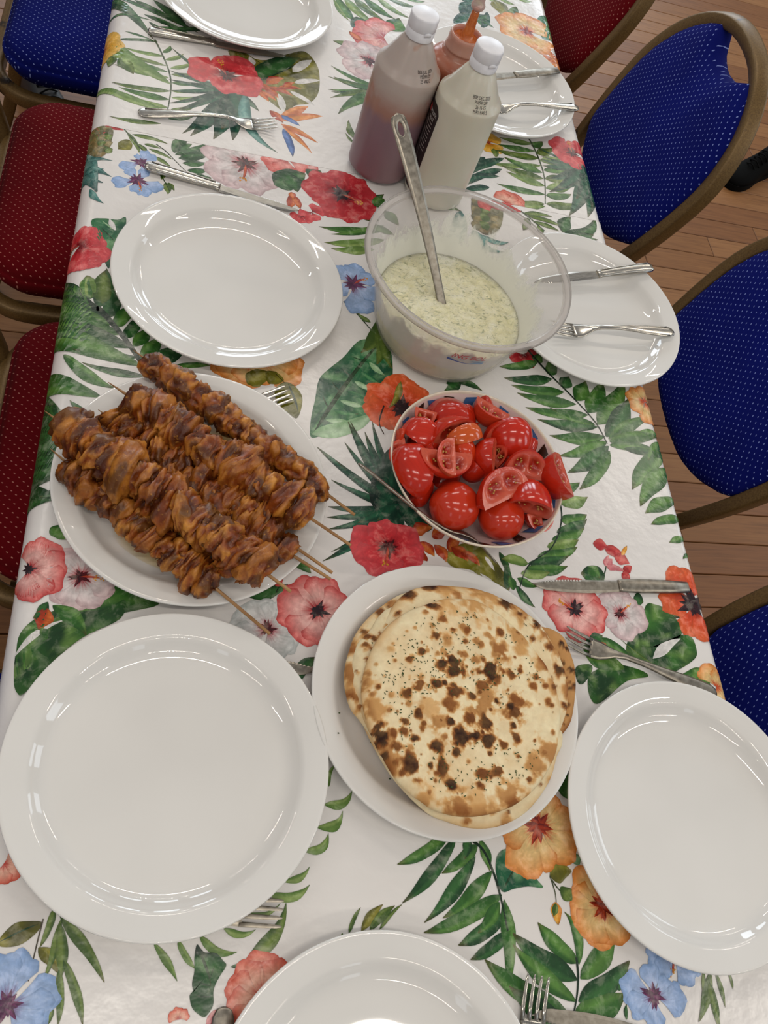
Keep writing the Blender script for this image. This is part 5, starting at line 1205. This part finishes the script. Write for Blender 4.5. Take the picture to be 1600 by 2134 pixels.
# (ends in the photo, height, roll of the skin side, half angle, radius, label)
WEDGES = [
    ((355, 205), (755, 270), .800, -20, 45, .030, 'tomato wedge skin up at the back of the patterned bowl', '#a8140c', .0),
    ((235, 250), (410, 300), .802, 150, 40, .017, 'small pale piece of tomato at the back left of the bowl', '#c03a2c', 0),
    ((165, 310), (470, 500), .806, 15, 36, .024, 'smooth red wedge lying skin up on the left of the pile', '#c01c10', 0),
    ((360, 400), (720, 310), .812, -62, 42, .028, 'wedge showing pale flesh above the orange slice', '#bf1c10', 0),
    ((525, 455), (810, 375), .823, 12, 30, .020, 'orange tinted tomato slice on top of the pile', '#c8461a', 0),
    ((525, 560), (755, 520), .812, 20, 60, .026, 'orange red wedge just under the orange slice', '#c62a0e', 0),
    ((715, 180), (980, 335), .806, 110, 40, .024, 'pale fleshy slice near the back rim of the bowl', '#c03020', 0),
    ((770, 190), (900, 200), .796, 0, 45, .020, 'small red piece against the back rim', '#b01a10', 0),
    ((815, 370), (1095, 390), .806, -70, 40, .024, 'thin wedge behind the smooth right-hand wedge', '#b41a10', 0),
    ((885, 430), (1230, 440), .812, 30, 50, .028, 'smooth red wedge skin up at the right of the pile', '#bd160c', 0),
    ((835, 440), (800, 720), .812, 68, 40, .028, 'upright wedge with seeds showing in the centre', '#b8180e', 0),
    ((890, 520), (990, 640), .800, -80, 45, .022, 'seedy piece of tomato in the centre of the bowl', '#b01a10', 0),
    ((165, 460), (300, 880), .806, 18, 42, .029, 'long red wedge along the left side of the bowl', '#b5160c', 0),
    ((110, 470), (140, 720), .794, 150, 35, .018, 'pale cut piece against the left rim', '#c03a28', 0),
    ((120, 790), (215, 800), .794, 120, 40, .014, 'small cut corner of tomato low at the left rim', '#c03020', 0),
    ((100, 415), (170, 430), .800, 60, 45, .014, 'tiny tomato piece at the left rim', '#c03020', 0),
    ((280, 640), (700, 690), .812, 128, 34, .027, 'crescent of pale flesh in front of the pile', '#c01c10', 0),
    ((495, 450), (505, 755), .824, 120, 24, .018, 'thin upright slice standing on the crescent', '#c84434', 0),
    ((340, 500), (420, 660), .804, 80, 40, .020, 'wedge half hidden behind the thin upright slice', '#b41a10', 0),
    ((650, 630), (790, 780), .802, 75, 40, .020, 'wedge half hidden in the middle of the pile', '#b41a10', 0),
    ((735, 930), (1110, 750), .818, -100, 38, .031, 'curved wedge with seeds leaning on the whole tomato', '#b41a10', 0),
    ((960, 640), (1290, 690), .806, -95, 50, .029, 'broad seedy wedge at the right of the bowl', '#b01a10', 0),
    ((1310, 590), (1420, 930), .806, 100, 48, .031, 'cut wedge leaning on the right rim with green seeds', '#b41810', 0),
    ((990, 850), (1380, 960), .812, -48, 60, .034, 'large tomato piece beside the right whole tomato', '#b5160c', 0),
    ((1140, 1130), (1350, 1080), .786, 160, 45, .022, 'slice of tomato under the large piece at the right', '#b41a10', 0),
    ((225, 840), (380, 930), .786, 30, 45, .022, 'dark wedge low down beside the left whole tomato', '#a0120a', 0),
    ((560, 330), (760, 330), .792, 40, 55, .026, 'tomato piece deep under the orange slice', '#a8140c', 0),
    ((300, 330), (330, 560), .790, 60, 55, .026, 'tomato piece deep under the left wedges', '#a8140c', 0),
    ((880, 560), (1080, 700), .790, 20, 60, .028, 'tomato piece deep in the middle of the bowl', '#a8140c', 0),
    ((400, 640), (640, 760), .788, 10, 60, .026, 'tomato piece deep under the flesh crescent', '#a8140c', 0),
    ((1080, 520), (1230, 580), .794, 60, 50, .024, 'tomato piece under the smooth right-hand wedge', '#a8140c', 0),
    ((620, 380), (650, 420), .790, 20, 60, .024, 'tomato piece hidden behind the orange red wedge', '#a8140c', 0),
]
for k, (a, b, z, ro, ha, Rr, lb_, sk, ti) in enumerate(WEDGES): put_wedge(a, b, z, ro, ha, Rr, lb_, sk, ti, k + 3)
def whole(px, py, z, R, label, rz):
    V = []; F = []; Cc = []
    n, l = 48, 30; rg = []
    for i in range(1, l):
        th = math.pi * i / l
        ring = []
        for k in range(n):
            a = 2 * PI * k / n; lob = 1 + 0.018 * math.sin(5 * a) * math.sin(th); r = R * math.sin(th) ** 0.9 * lob
            ring.append((r * math.cos(a) * 1.03, r * math.sin(a) * 0.97, -R * 0.92 * math.cos(th)))
        rg.append(ring)
    V, F = rings_mesh(rg)
    o = mesh_obj('tomato', V, F, MAT_SKIN, cols=[L3('#c8361a')] * len(V)); p = up(px, py, z); o.location = p; o.rotation_euler = (0.5, 0.35, rz)
    return tag(o, label, 'tomato', 'whole tomatoes in the bowl')
whole(947, 1055, .790, .0285, 'whole tomato on the left at the front of the bowl', 0.3)
whole(1044, 1076, .789, .0275, 'whole tomato on the right at the front of the bowl', 1.2)
fk = lay(fork1, (748, 964), (1008, 1131), TABLE_Z + .090, TABLE_Z + .036, 'fork leaning into the tomato bowl over its left rim', roll=math.pi + 0.08, edge=True, flat=1.1)
# ---------------------------------------------------------------- chicken skewers
m = NT('grilled_chicken'); _n = m.noise(60, 5, 0.62, dist=0.6); _f = m.noise(260, 4, 0.6)
_c = m.mix(m.ramp(_n, [(0.42, (0, 0, 0, 1)), (0.66, (0.6, 0.6, 0.6, 1))]), m.attr(), lin('#5a2408'))
_c = m.mix(m.ramp(_f, [(0.58, (0, 0, 0, 1)), (0.75, (0.6, 0.6, 0.6, 1))]), _c, lin('#d0943e'))
m.bump(m.math('ADD', _n, m.math('MULTIPLY', _f, 0.5)), 0.5, 0.0018); MAT_MEAT = m.base(_c, m.math('MULTIPLY_ADD', _n, 0.35, 0.20), spec=0.45).mat
m = NT('bamboo'); _n = m.noise(30, 3, vec=m.scale((1, 14, 14))); MAT_BAMBOO = m.base(m.ramp(_n, [(0.3, '#8a6238'), (0.7, '#b58a58')]), 0.55).mat
_nt, _np = 34, 44
_th = np.linspace(0.02, math.pi - 0.02, _nt); _ph = np.linspace(0, 2 * math.pi, _np, endpoint=False)
_D = np.array([(math.cos(t), math.sin(t) * math.cos(p), math.sin(t) * math.sin(p)) for t in _th for p in _ph])
_SF = [(i * _np + k, i * _np + (k + 1) % _np, (i + 1) * _np + (k + 1) % _np, (i + 1) * _np + k) for i in range(_nt - 1) for k in range(_np)] + [tuple(range(_np)), tuple(reversed(range((_nt - 1) * _np, _nt * _np)))]
_SF = [tuple(reversed(q)) for q in _SF]
def chunk(lx, ry, rz, seed, dark):
    """a folded piece of meat threaded on the X axis"""
    rs = np.random.default_rng(seed); o = rs.random(3) * 50
    q = _D * np.array([1.15, 1.0, 1.0]); w = np.c_[vnoise(q * 1.3 + o, seed), vnoise(q * 1.3 + o + 9, seed), vnoise(q * 1.3 + o + 21, seed)] - 0.5
    qq = q + w * 1.1
    big = vnoise(qq * 1.25 + o, seed + 1)
    fold = 1 - np.abs(2 * vnoise(qq * np.array([2.9, 1.1, 1.1]) + o, seed + 2) - 1)
    fold2 = 1 - np.abs(2 * vnoise(qq * np.array([4.0, 2.6, 2.6]) + o, seed + 3) - 1)
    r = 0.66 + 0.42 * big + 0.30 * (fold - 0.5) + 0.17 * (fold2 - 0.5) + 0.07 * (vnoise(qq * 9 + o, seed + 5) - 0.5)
    boxy = np.maximum(np.abs(_D[:, 1]), np.abs(_D[:, 2])) / (np.hypot(_D[:, 1], _D[:, 2]) + 1e-6)
    r *= 0.85 + 0.15 / boxy
    tw = rs.random() * 3
    V = _D * r[:, None] * np.array([lx, ry, rz]); c, s = math.cos(tw), math.sin(tw)
    V[:, 0] += 0.25 * lx * (vnoise(q * 1.5 + 40, seed) - 0.5) + 0.35 * V[:, 1] * (rs.random() - 0.5)
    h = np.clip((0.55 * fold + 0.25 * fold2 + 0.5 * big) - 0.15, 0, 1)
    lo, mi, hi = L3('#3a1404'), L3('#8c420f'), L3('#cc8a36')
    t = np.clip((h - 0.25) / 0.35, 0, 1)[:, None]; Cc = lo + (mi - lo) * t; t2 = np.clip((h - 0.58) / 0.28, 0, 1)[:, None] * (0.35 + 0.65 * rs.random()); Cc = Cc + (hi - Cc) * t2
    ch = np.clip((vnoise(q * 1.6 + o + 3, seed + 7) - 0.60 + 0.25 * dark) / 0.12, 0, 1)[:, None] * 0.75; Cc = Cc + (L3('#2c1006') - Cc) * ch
    return V, _SF, Cc
def skewer(tip, a, b, end, za, zb, width, n, label, seed, hump=0.0, dark=0.3, zend=None):
    """tip / end: stick ends in the photo; a..b: the meat"""
    A = up(*a, za); B = up(*b, zb); ax = B - A; LL = np.linalg.norm(ax); u = ax / LL
    s0 = -np.linalg.norm(np.array(up(*tip, za)) - A); s1 = np.linalg.norm(np.array(up(*end, zb if zend is None else zend)) - A)
    t = thing('chicken_skewer', label, 'kebab', tuple(A), group='chicken skewers on the plate')
    mt = frame_from(A, B); t.matrix_world = mt
    V, F = sweep([(s0, 0, 0), (s0 + 0.02, 0, 0), (LL * 0.5, 0, 0), (s1, 0, 0)], [0.0008, 0.0032, 0.0034, 0.0034], [0.0008, 0.0032, 0.0034, 0.0034], sec=8, power=2); mesh_obj('bamboo_stick', V, F, MAT_BAMBOO, t)
    rs = np.random.default_rng(seed); pos = np.linspace(0.62, n - 0.42, n) / n * LL
    for k in range(n):
        wv = width * (0.86 + 0.34 * rs.random()) * (0.82 if k in (0, n - 1) else 1.0)
        V, F, Cc = chunk(LL / n * 0.92, wv / 2 * 1.18, wv / 2 * (0.95 + 0.15 * rs.random()), seed * 100 + k, dark + (0.5 if k == 0 else 0) + 0.3 * (rs.random() - 0.5))
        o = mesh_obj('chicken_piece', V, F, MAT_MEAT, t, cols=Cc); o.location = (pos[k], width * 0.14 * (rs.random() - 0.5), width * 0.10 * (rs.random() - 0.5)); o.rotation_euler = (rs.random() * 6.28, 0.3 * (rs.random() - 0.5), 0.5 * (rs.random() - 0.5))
    return t
ZP = TABLE_Z + 0.006
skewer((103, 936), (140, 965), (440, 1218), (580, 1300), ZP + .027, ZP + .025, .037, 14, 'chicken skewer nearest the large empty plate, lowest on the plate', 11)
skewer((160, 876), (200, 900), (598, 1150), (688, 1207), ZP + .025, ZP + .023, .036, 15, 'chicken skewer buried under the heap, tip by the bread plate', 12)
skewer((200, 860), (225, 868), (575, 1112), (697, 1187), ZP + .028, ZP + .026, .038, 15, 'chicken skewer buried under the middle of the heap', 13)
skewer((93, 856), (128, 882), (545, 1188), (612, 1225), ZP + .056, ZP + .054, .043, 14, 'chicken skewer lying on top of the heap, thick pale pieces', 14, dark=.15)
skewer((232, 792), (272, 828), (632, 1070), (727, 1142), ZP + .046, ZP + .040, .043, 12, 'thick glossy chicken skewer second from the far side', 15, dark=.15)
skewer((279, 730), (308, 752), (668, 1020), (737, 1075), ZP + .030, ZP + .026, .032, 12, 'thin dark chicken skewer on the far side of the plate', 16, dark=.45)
# oil on the plate
m, mx, fr = see_through('meat_oil', '#f0c860', '#d8b060', 0.08)
m.t.links.new(m.mix(m.attr(), (1, 1, 1, 1), lin('#f6e2a0')), mx.inputs[1].links[0].from_node.inputs[0])
m.put(mx.inputs[0], m.math('MULTIPLY', m.attr(), m.math('MULTIPLY_ADD', fr.outputs[0], 0.8, 0.08))); MAT_OIL = m.mat
pl = [up(x, y, ZP)[:2] for x, y in ((150, 1000), (215, 1050), (240, 1130), (290, 1180), (370, 1215), (440, 1225), (500, 1150), (590, 1040), (600, 960), (560, 900), (480, 880), (400, 900), (300, 930))]
pp = spline([np.array(p) for p in pl], 6, closed=True); cc = pp.mean(0); V = []; Cc = []
for q in np.linspace(0, 1, 9):
    for p in pp: V.append((*(cc + (p - cc) * q), 0)); Cc.append((1 - q ** 4,) * 3)
mm = len(pp); F = [(i * mm + j, i * mm + (j + 1) % mm, (i + 1) * mm + (j + 1) % mm, (i + 1) * mm + j) for i in range(8) for j in range(mm)]
o = mesh_obj('meat_oil', V, F, MAT_OIL, cols=Cc, loc=(0, 0, TABLE_Z + 0.0062)); tag(o, 'thin yellow oil pooled under the skewers on their plate', 'oil', kind='stuff')

# ---------------------------------------------------------------- flatbreads
m = NT('flatbread_crust'); _n = m.noise(90, 5, 0.6); _f = m.noise(300, 3)
_c = m.mix(m.ramp(_n, [(0.35, (0.22, 0.22, 0.22, 1)), (0.65, (0, 0, 0, 1))]), m.attr(), lin('#b98a50'))
m.bump(m.math('ADD', _n, m.math('MULTIPLY', _f, 0.4)), 0.35, 0.0012); MAT_BREAD = m.base(_c, 0.72, spec=0.25, sss=0.05).mat
MAT_HERB = plain('dried_herb', '#3a4a1c', 0.8)
n5 = crop(700, 1180, 3.137)
def bread(outline, z, spots, label, seed, nr=70, per=10, base='#ecdcb4', tan='#d6a668', brown=0.0, tiltv=(0, 0), herbs=200):
    P = spline([np.array(up(*n5(p)[0], z)[:2]) for p in outline], per, closed=True); mm = len(P); c0 = P.mean(0)
    qs = np.r_[np.linspace(0, 0.86, nr - 12), np.linspace(0.87, 1.0, 12)]
    T = np.array([c0 + (P - c0) * q for q in qs]).reshape(-1, 2); Q = np.repeat(qs, mm)
    X = np.c_[T * 1.0, np.full(len(T), seed * 1.7)]
    w = fbm(X * 16, seed, 3) - 0.5; b = fbm(X * 55, seed + 3, 3) - 0.5
    th = 0.0078
    hz = th * np.sqrt(np.clip(1 - ((Q - 0.80) / 0.20).clip(0) ** 2, 0, 1)) + w * 0.0095 * (1 - 0.3 * Q) + b * 0.0036 * (Q < 0.99)
    hz += (T[:, 0] - c0[0]) * tiltv[0] + (T[:, 1] - c0[1]) * tiltv[1]
    sp = [(np.array(up(*n5((x, y))[0], z)[:2]), r / 3.137 * 0.00056, d) for x, y, r, d in spots]
    rs = np.random.default_rng(seed)
    for k in range(90):
        a = rs.random() * 6.28; q = math.sqrt(rs.random()) * 0.95; p = c0 + (P[int(a / 6.2832 * mm) % mm] - c0) * q
        sp.append((p, 0.0012 + 0.0026 * rs.random(), 0.35 + 0.5 * rs.random()))
    burn = np.zeros(len(T)); wob = np.clip((fbm(X * 150, seed + 9, 4) - 0.5) * 1.5 + 0.5, 0, 1); wob2 = fbm(X * 300, seed + 2, 2)
    for p, r, d in sp:
        dd = np.hypot(T[:, 0] - p[0], T[:, 1] - p[1]) / (r * (0.2 + 1.5 * wob))
        burn = np.maximum(burn, d * np.clip(1.75 - dd * 1.2, 0, 1.0)); hz += 0.0022 * np.clip(1 - dd, 0, 1)
    burn = np.clip(burn + 0.30 * np.clip((Q - 0.90) / 0.10, 0, 1) * np.clip((fbm(X * 30, seed + 6, 2) - 0.42) * 5, 0, 1) + brown, 0, 1.1)
    bs, tn, dk, bk = L3(base), L3(tan), L3('#8a4e1e'), L3('#2c140a')
    pat = np.clip((fbm(X * 24, seed + 4, 3) - 0.45) * 2.2, 0, 0.5)[:, None]
    Cc = bs + (tn - bs) * pat * 0.5
    for lo, hi, col in ((0.05, 0.40, tn), (0.35, 0.68, dk), (0.66, 0.98, bk)):
        t = np.clip((burn - lo) / (hi - lo), 0, 1)[:, None]; Cc = Cc + (col - Cc) * t
    Cc *= (0.94 + 0.12 * wob2)[:, None]
    V = np.c_[T, hz + z]; bot = np.c_[c0 + (P - c0) * 0.985, V[-mm:, 2] - 0.0022]; bot2 = np.c_[c0 + (P - c0) * 0.90, V[-mm:, 2] - 0.0045]
    V = np.vstack([V, bot, bot2]); Cc = np.vstack([Cc, np.tile(tn, (2 * mm, 1))]); rows = len(qs) + 2
    F = [(i * mm + j, i * mm + (j + 1) % mm, (i + 1) * mm + (j + 1) % mm, (i + 1) * mm + j) for i in range(rows - 1) for j in range(mm)]
    sgn = np.cross(P[1] - P[0], c0 - P[0])
    if sgn > 0: F = [tuple(reversed(q)) for q in F]
    F = [tuple(reversed(q)) for q in F]
    o = mesh_obj('flatbread', V, F, MAT_BREAD, cols=Cc); tag(o, label, 'bread', 'stack of round flatbreads')
    hb = MB()
    for k in range(herbs):
        i = int((len(qs) - 13) * math.sqrt(rs.random())) * mm + rs.integers(mm); p = V[i]
        if fbm(np.array([[p[0] * 20, p[1] * 20, seed]]), 77, 2)[0] < 0.46: continue
        a = rs.random() * 6.28; l = 0.0008 + 0.0010 * rs.random(); ww = 0.0004 + 0.0003 * rs.random(); e = np.array([math.cos(a), math.sin(a), 0]); s = np.array([-e[1], e[0], 0]); up_ = np.array([0, 0, 0.0007])
        hb.add([p + e * l + up_, p + s * ww + up_ * 1.3, p - e * l + up_, p - s * ww + up_ * 1.1], [(0, 1, 2, 3)])
    h = hb.build('herb_flakes', MAT_HERB, o, smooth=False); h['kind'] = 'stuff'
    return o
top = [(600, 250), (740, 215), (900, 230), (1050, 300), (1180, 410), (1300, 560), (1400, 720), (1455, 900), (1455, 1080), (1420, 1260), (1330, 1420), (1200, 1540), (1050, 1610), (850, 1640), (650, 1600), (500, 1500), (380, 1380), (270, 1200), (205, 1030), (165, 850), (185, 680), (240, 530), (330, 400), (450, 310)]
second = [(450, 180), (600, 130), (800, 130), (1000, 180), (1200, 280), (1350, 400), (1440, 560), (1500, 720), (1510, 900), (1470, 1060), (1400, 1250), (1250, 1420), (1000, 1560), (700, 1560), (450, 1380), (260, 1130), (200, 900), (220, 640), (330, 330)]
back = [(430, 180), (250, 300), (130, 440), (65, 620), (50, 760), (85, 920), (160, 1020), (300, 1200), (500, 1350), (900, 1400), (1150, 1200), (1250, 900), (1150, 500), (900, 260), (650, 150)]
low = [(560, 1590), (720, 1670), (900, 1715), (1080, 1695), (1250, 1600), (1390, 1410), (1440, 1250), (1480, 1100), (1400, 700), (1150, 420), (800, 330), (450, 450), (200, 700), (150, 950), (330, 1330)]
under = [(1450, 440), (1530, 580), (1562, 740), (1540, 980), (1470, 1110), (1300, 1250), (1000, 1300), (700, 1100), (700, 800), (900, 500), (1200, 380)]
mid2 = [(330, 280), (210, 430), (130, 520), (95, 680), (110, 820), (170, 980), (300, 1200), (600, 1300), (900, 1250), (1100, 1000), (1100, 600), (850, 350), (550, 260)]
SP = [(770, 640, 52, 1), (690, 650, 32, 1), (760, 700, 40, 1), (605, 265, 38, 1), (680, 370, 30, .72), (640, 470, 30, .9), (545, 575, 22, .9), (460, 620, 22, .8), (990, 700, 58, 1), (1060, 575, 58, .62), (1130, 730, 30, .8), (640, 780, 38, .95), (760, 830, 40, .9), (695, 775, 18, 1), (880, 860, 25, .95), (1030, 900, 24, 1), (940, 790, 32, .75), (1170, 890, 55, .72), (1110, 930, 25, 1), (1150, 980, 50, .85), (1140, 1050, 26, 1), (1150, 1130, 30, .9), (850, 1020, 36, .8), (960, 1045, 46, .95), (728, 1030, 26, 1), (790, 1130, 52, 1), (875, 1120, 40, 1), (980, 1160, 40, 1.05), (265, 1105, 48, 1.1), (360, 1110, 26, .75), (425, 1090, 25, .8), (505, 1135, 22, 1), (435, 1020, 25, .9), (520, 980, 25, .9), (440, 850, 22, .85), (530, 790, 36, .8), (640, 1190, 30, 1), (770, 1230, 26, 1), (985, 1240, 22, .9), (490, 1310, 58, .95), (385, 1200, 32, .8), (680, 1320, 42, .9), (600, 1310, 22, 1), (740, 1440, 26, 1), (935, 1370, 36, .8), (1045, 1340, 42, .85), (1240, 1400, 20, .8), (310, 1245, 20, .8), (720, 920, 42, .72), (960, 900, 80, .52), (900, 960, 60, .52), (1070, 1180, 28, .8), (780, 1560, 75, .55), (340, 1270, 70, .45), (560, 1510, 60, .33), (930, 1580, 90, .35), (1120, 1500, 70, .5), (1290, 1320, 70, .5), (1380, 1220, 70, .52), (1400, 800, 45, .4), (1330, 660, 45, .5), (1180, 460, 70, .45), (200, 770, 45, .35), (250, 950, 65, .42), (900, 240, 110, .42), (700, 235, 90, .36), (1180, 560, 50, .4), (830, 590, 20, .6), (900, 630, 26, .55), (1260, 800, 28, .7), (1340, 800, 18, .7), (1360, 910, 24, .7), (600, 930, 80, .35), (1060, 440, 24, .8), (980, 470, 24, .5), (750, 430, 20, .8), (840, 440, 25, .7), (700, 490, 34, .5), (900, 510, 24, .55), (1280, 740, 22, .7), (650, 1040, 50, .5), (550, 1080, 22, .7), (700, 1130, 24, .6), (870, 700, 24, .6)]
SP2 = [(1090, 265, 46, 1), (1180, 325, 22, .9), (1290, 390, 40, 1), (1450, 690, 36, 1), (1380, 540, 34, .8), (1260, 490, 18, .9), (600, 140, 40, .9), (470, 190, 34, .85), (780, 200, 34, .6), (1350, 460, 40, .6), (1000, 170, 110, .45), (1200, 280, 110, .45), (1440, 560, 80, .45), (1490, 800, 60, .45), (900, 160, 60, .5), (700, 160, 60, .4), (390, 320, 18, .8)]
SP3 = [(280, 315, 20, .7), (90, 550, 40, .65), (75, 720, 50, .6), (110, 870, 40, .6), (180, 440, 22, .8), (320, 355, 36, .6), (150, 930, 26, .6), (370, 260, 34, .5)]
ZB = TABLE_Z + 0.0075
bread(under, ZB + .012, [], 'brown edged flatbread at the bottom of the stack, right side', 1, nr=34, brown=.48, herbs=0)
bread(low, ZB + .0145, [(1400, 1450, 40, .3), (1100, 1680, 40, .3)], 'flatbread under the stack whose pale lower edge shows', 2, nr=40, herbs=120)
bread(back, ZB + .017, SP3, 'flatbread showing at the upper left of the stack', 3, nr=40, herbs=160)
bread(mid2, ZB + .022, [(190, 480, 26, .8), (230, 490, 20, .9), (350, 380, 30, .4)], 'thin pale flatbread at the left between two others', 4, nr=40, herbs=160)
bread(second, ZB + .027, SP2, 'flatbread directly beneath the top one, charred at upper right', 5, nr=54, herbs=260)
bread(top, ZB + .036, SP, 'topmost flatbread covered in char spots and herbs', 6, nr=110, per=18, herbs=700)
crumb = MB(); rs_ = random.Random(2)
for x, y in ((789, 1208), (707, 1486), (705, 1528), (773, 1547), (812, 1623), (825, 1678), (1178, 1625)):
    p = up(x, y, TABLE_Z + 0.021 if x < 720 or y < 1220 else TABLE_Z + 0.0075); V, F = lathe([(0, -0.0004), (0.0008, 0.0002), (0, 0.0012)], 5)
    crumb.add([(p[0] + a * 1.4, p[1] + b, p[2] + c) for a, b, c in V], F)
o = crumb.build('herb_crumbs', MAT_HERB); tag(o, 'scattered dark herb crumbs on the bread plate', 'crumbs', kind='stuff')

# ---------------------------------------------------------------- black shoe on the floor
MAT_SHOE = plain('black_leather', '#020202', 0.8, spec=0.1); MAT_SOLE = plain('black_rubber', '#050505', 0.8, spec=0.1)
def shoe(x, y, rz, label, mat=MAT_SHOE):
    t = thing('shoe', label, 'shoe', (x, y, 0.0015), rz)
    foot = [(-0.135, 0.024, 0.07), (-0.125, 0.034, 0.095), (-0.10, 0.038, 0.11), (-0.06, 0.038, 0.105), (-0.02, 0.037, 0.088), (0.03, 0.043, 0.066), (0.08, 0.047, 0.052), (0.115, 0.042, 0.046), (0.14, 0.030, 0.036), (0.152, 0.012, 0.028)]
    rg = []
    for xx, hw, h in foot:
        rg.append([(xx, hw * math.copysign(abs(math.cos(a)) ** 0.7, math.cos(a)), 0.018 + (h - 0.018) * max(0, math.sin(a)) ** 0.8) for a in np.linspace(0, 2 * PI, 20, endpoint=False)])
    V, F = rings_mesh(rg); o = mesh_obj('upper', V, F, mat, t)
    rg = []
    ol = [(-0.138, .0), (-0.12, .033), (-0.06, .040), (0, .039), (0.06, .047), (0.11, .045), (0.145, .027), (0.157, 0)]
    full = ol + [(a, -b) for a, b in ol[-2:0:-1]]
    for z in (0.0, 0.004, 0.018, 0.020): rg.append([(a, b, z) for a, b in spline([np.array(p) for p in full], 4, closed=True)])
    V, F = rings_mesh(rg); mesh_obj('sole', V, F, MAT_SOLE, t, smooth=False)
    for k in range(5):
        xx = 0.055 - 0.018 * k; h = 0.060 + 0.0075 * k
        V, F = sweep(spline([(xx, -0.022, h - 0.006), (xx + 0.004, 0, h + 0.006), (xx, 0.022, h - 0.006)], 4), 0.005, 0.004, power=2); mesh_obj('lace', V, F, MAT_SOLE, t)
    return t
shoe(1.93, 2.37, math.radians(215), 'black shoe on the floor at the right edge behind the blue chair')
shoe(-0.345, 1.985, math.radians(-60), 'dark shoe on the floor between the blue and red seats at left', plain('dark_grey_leather', '#23262a', 0.5))
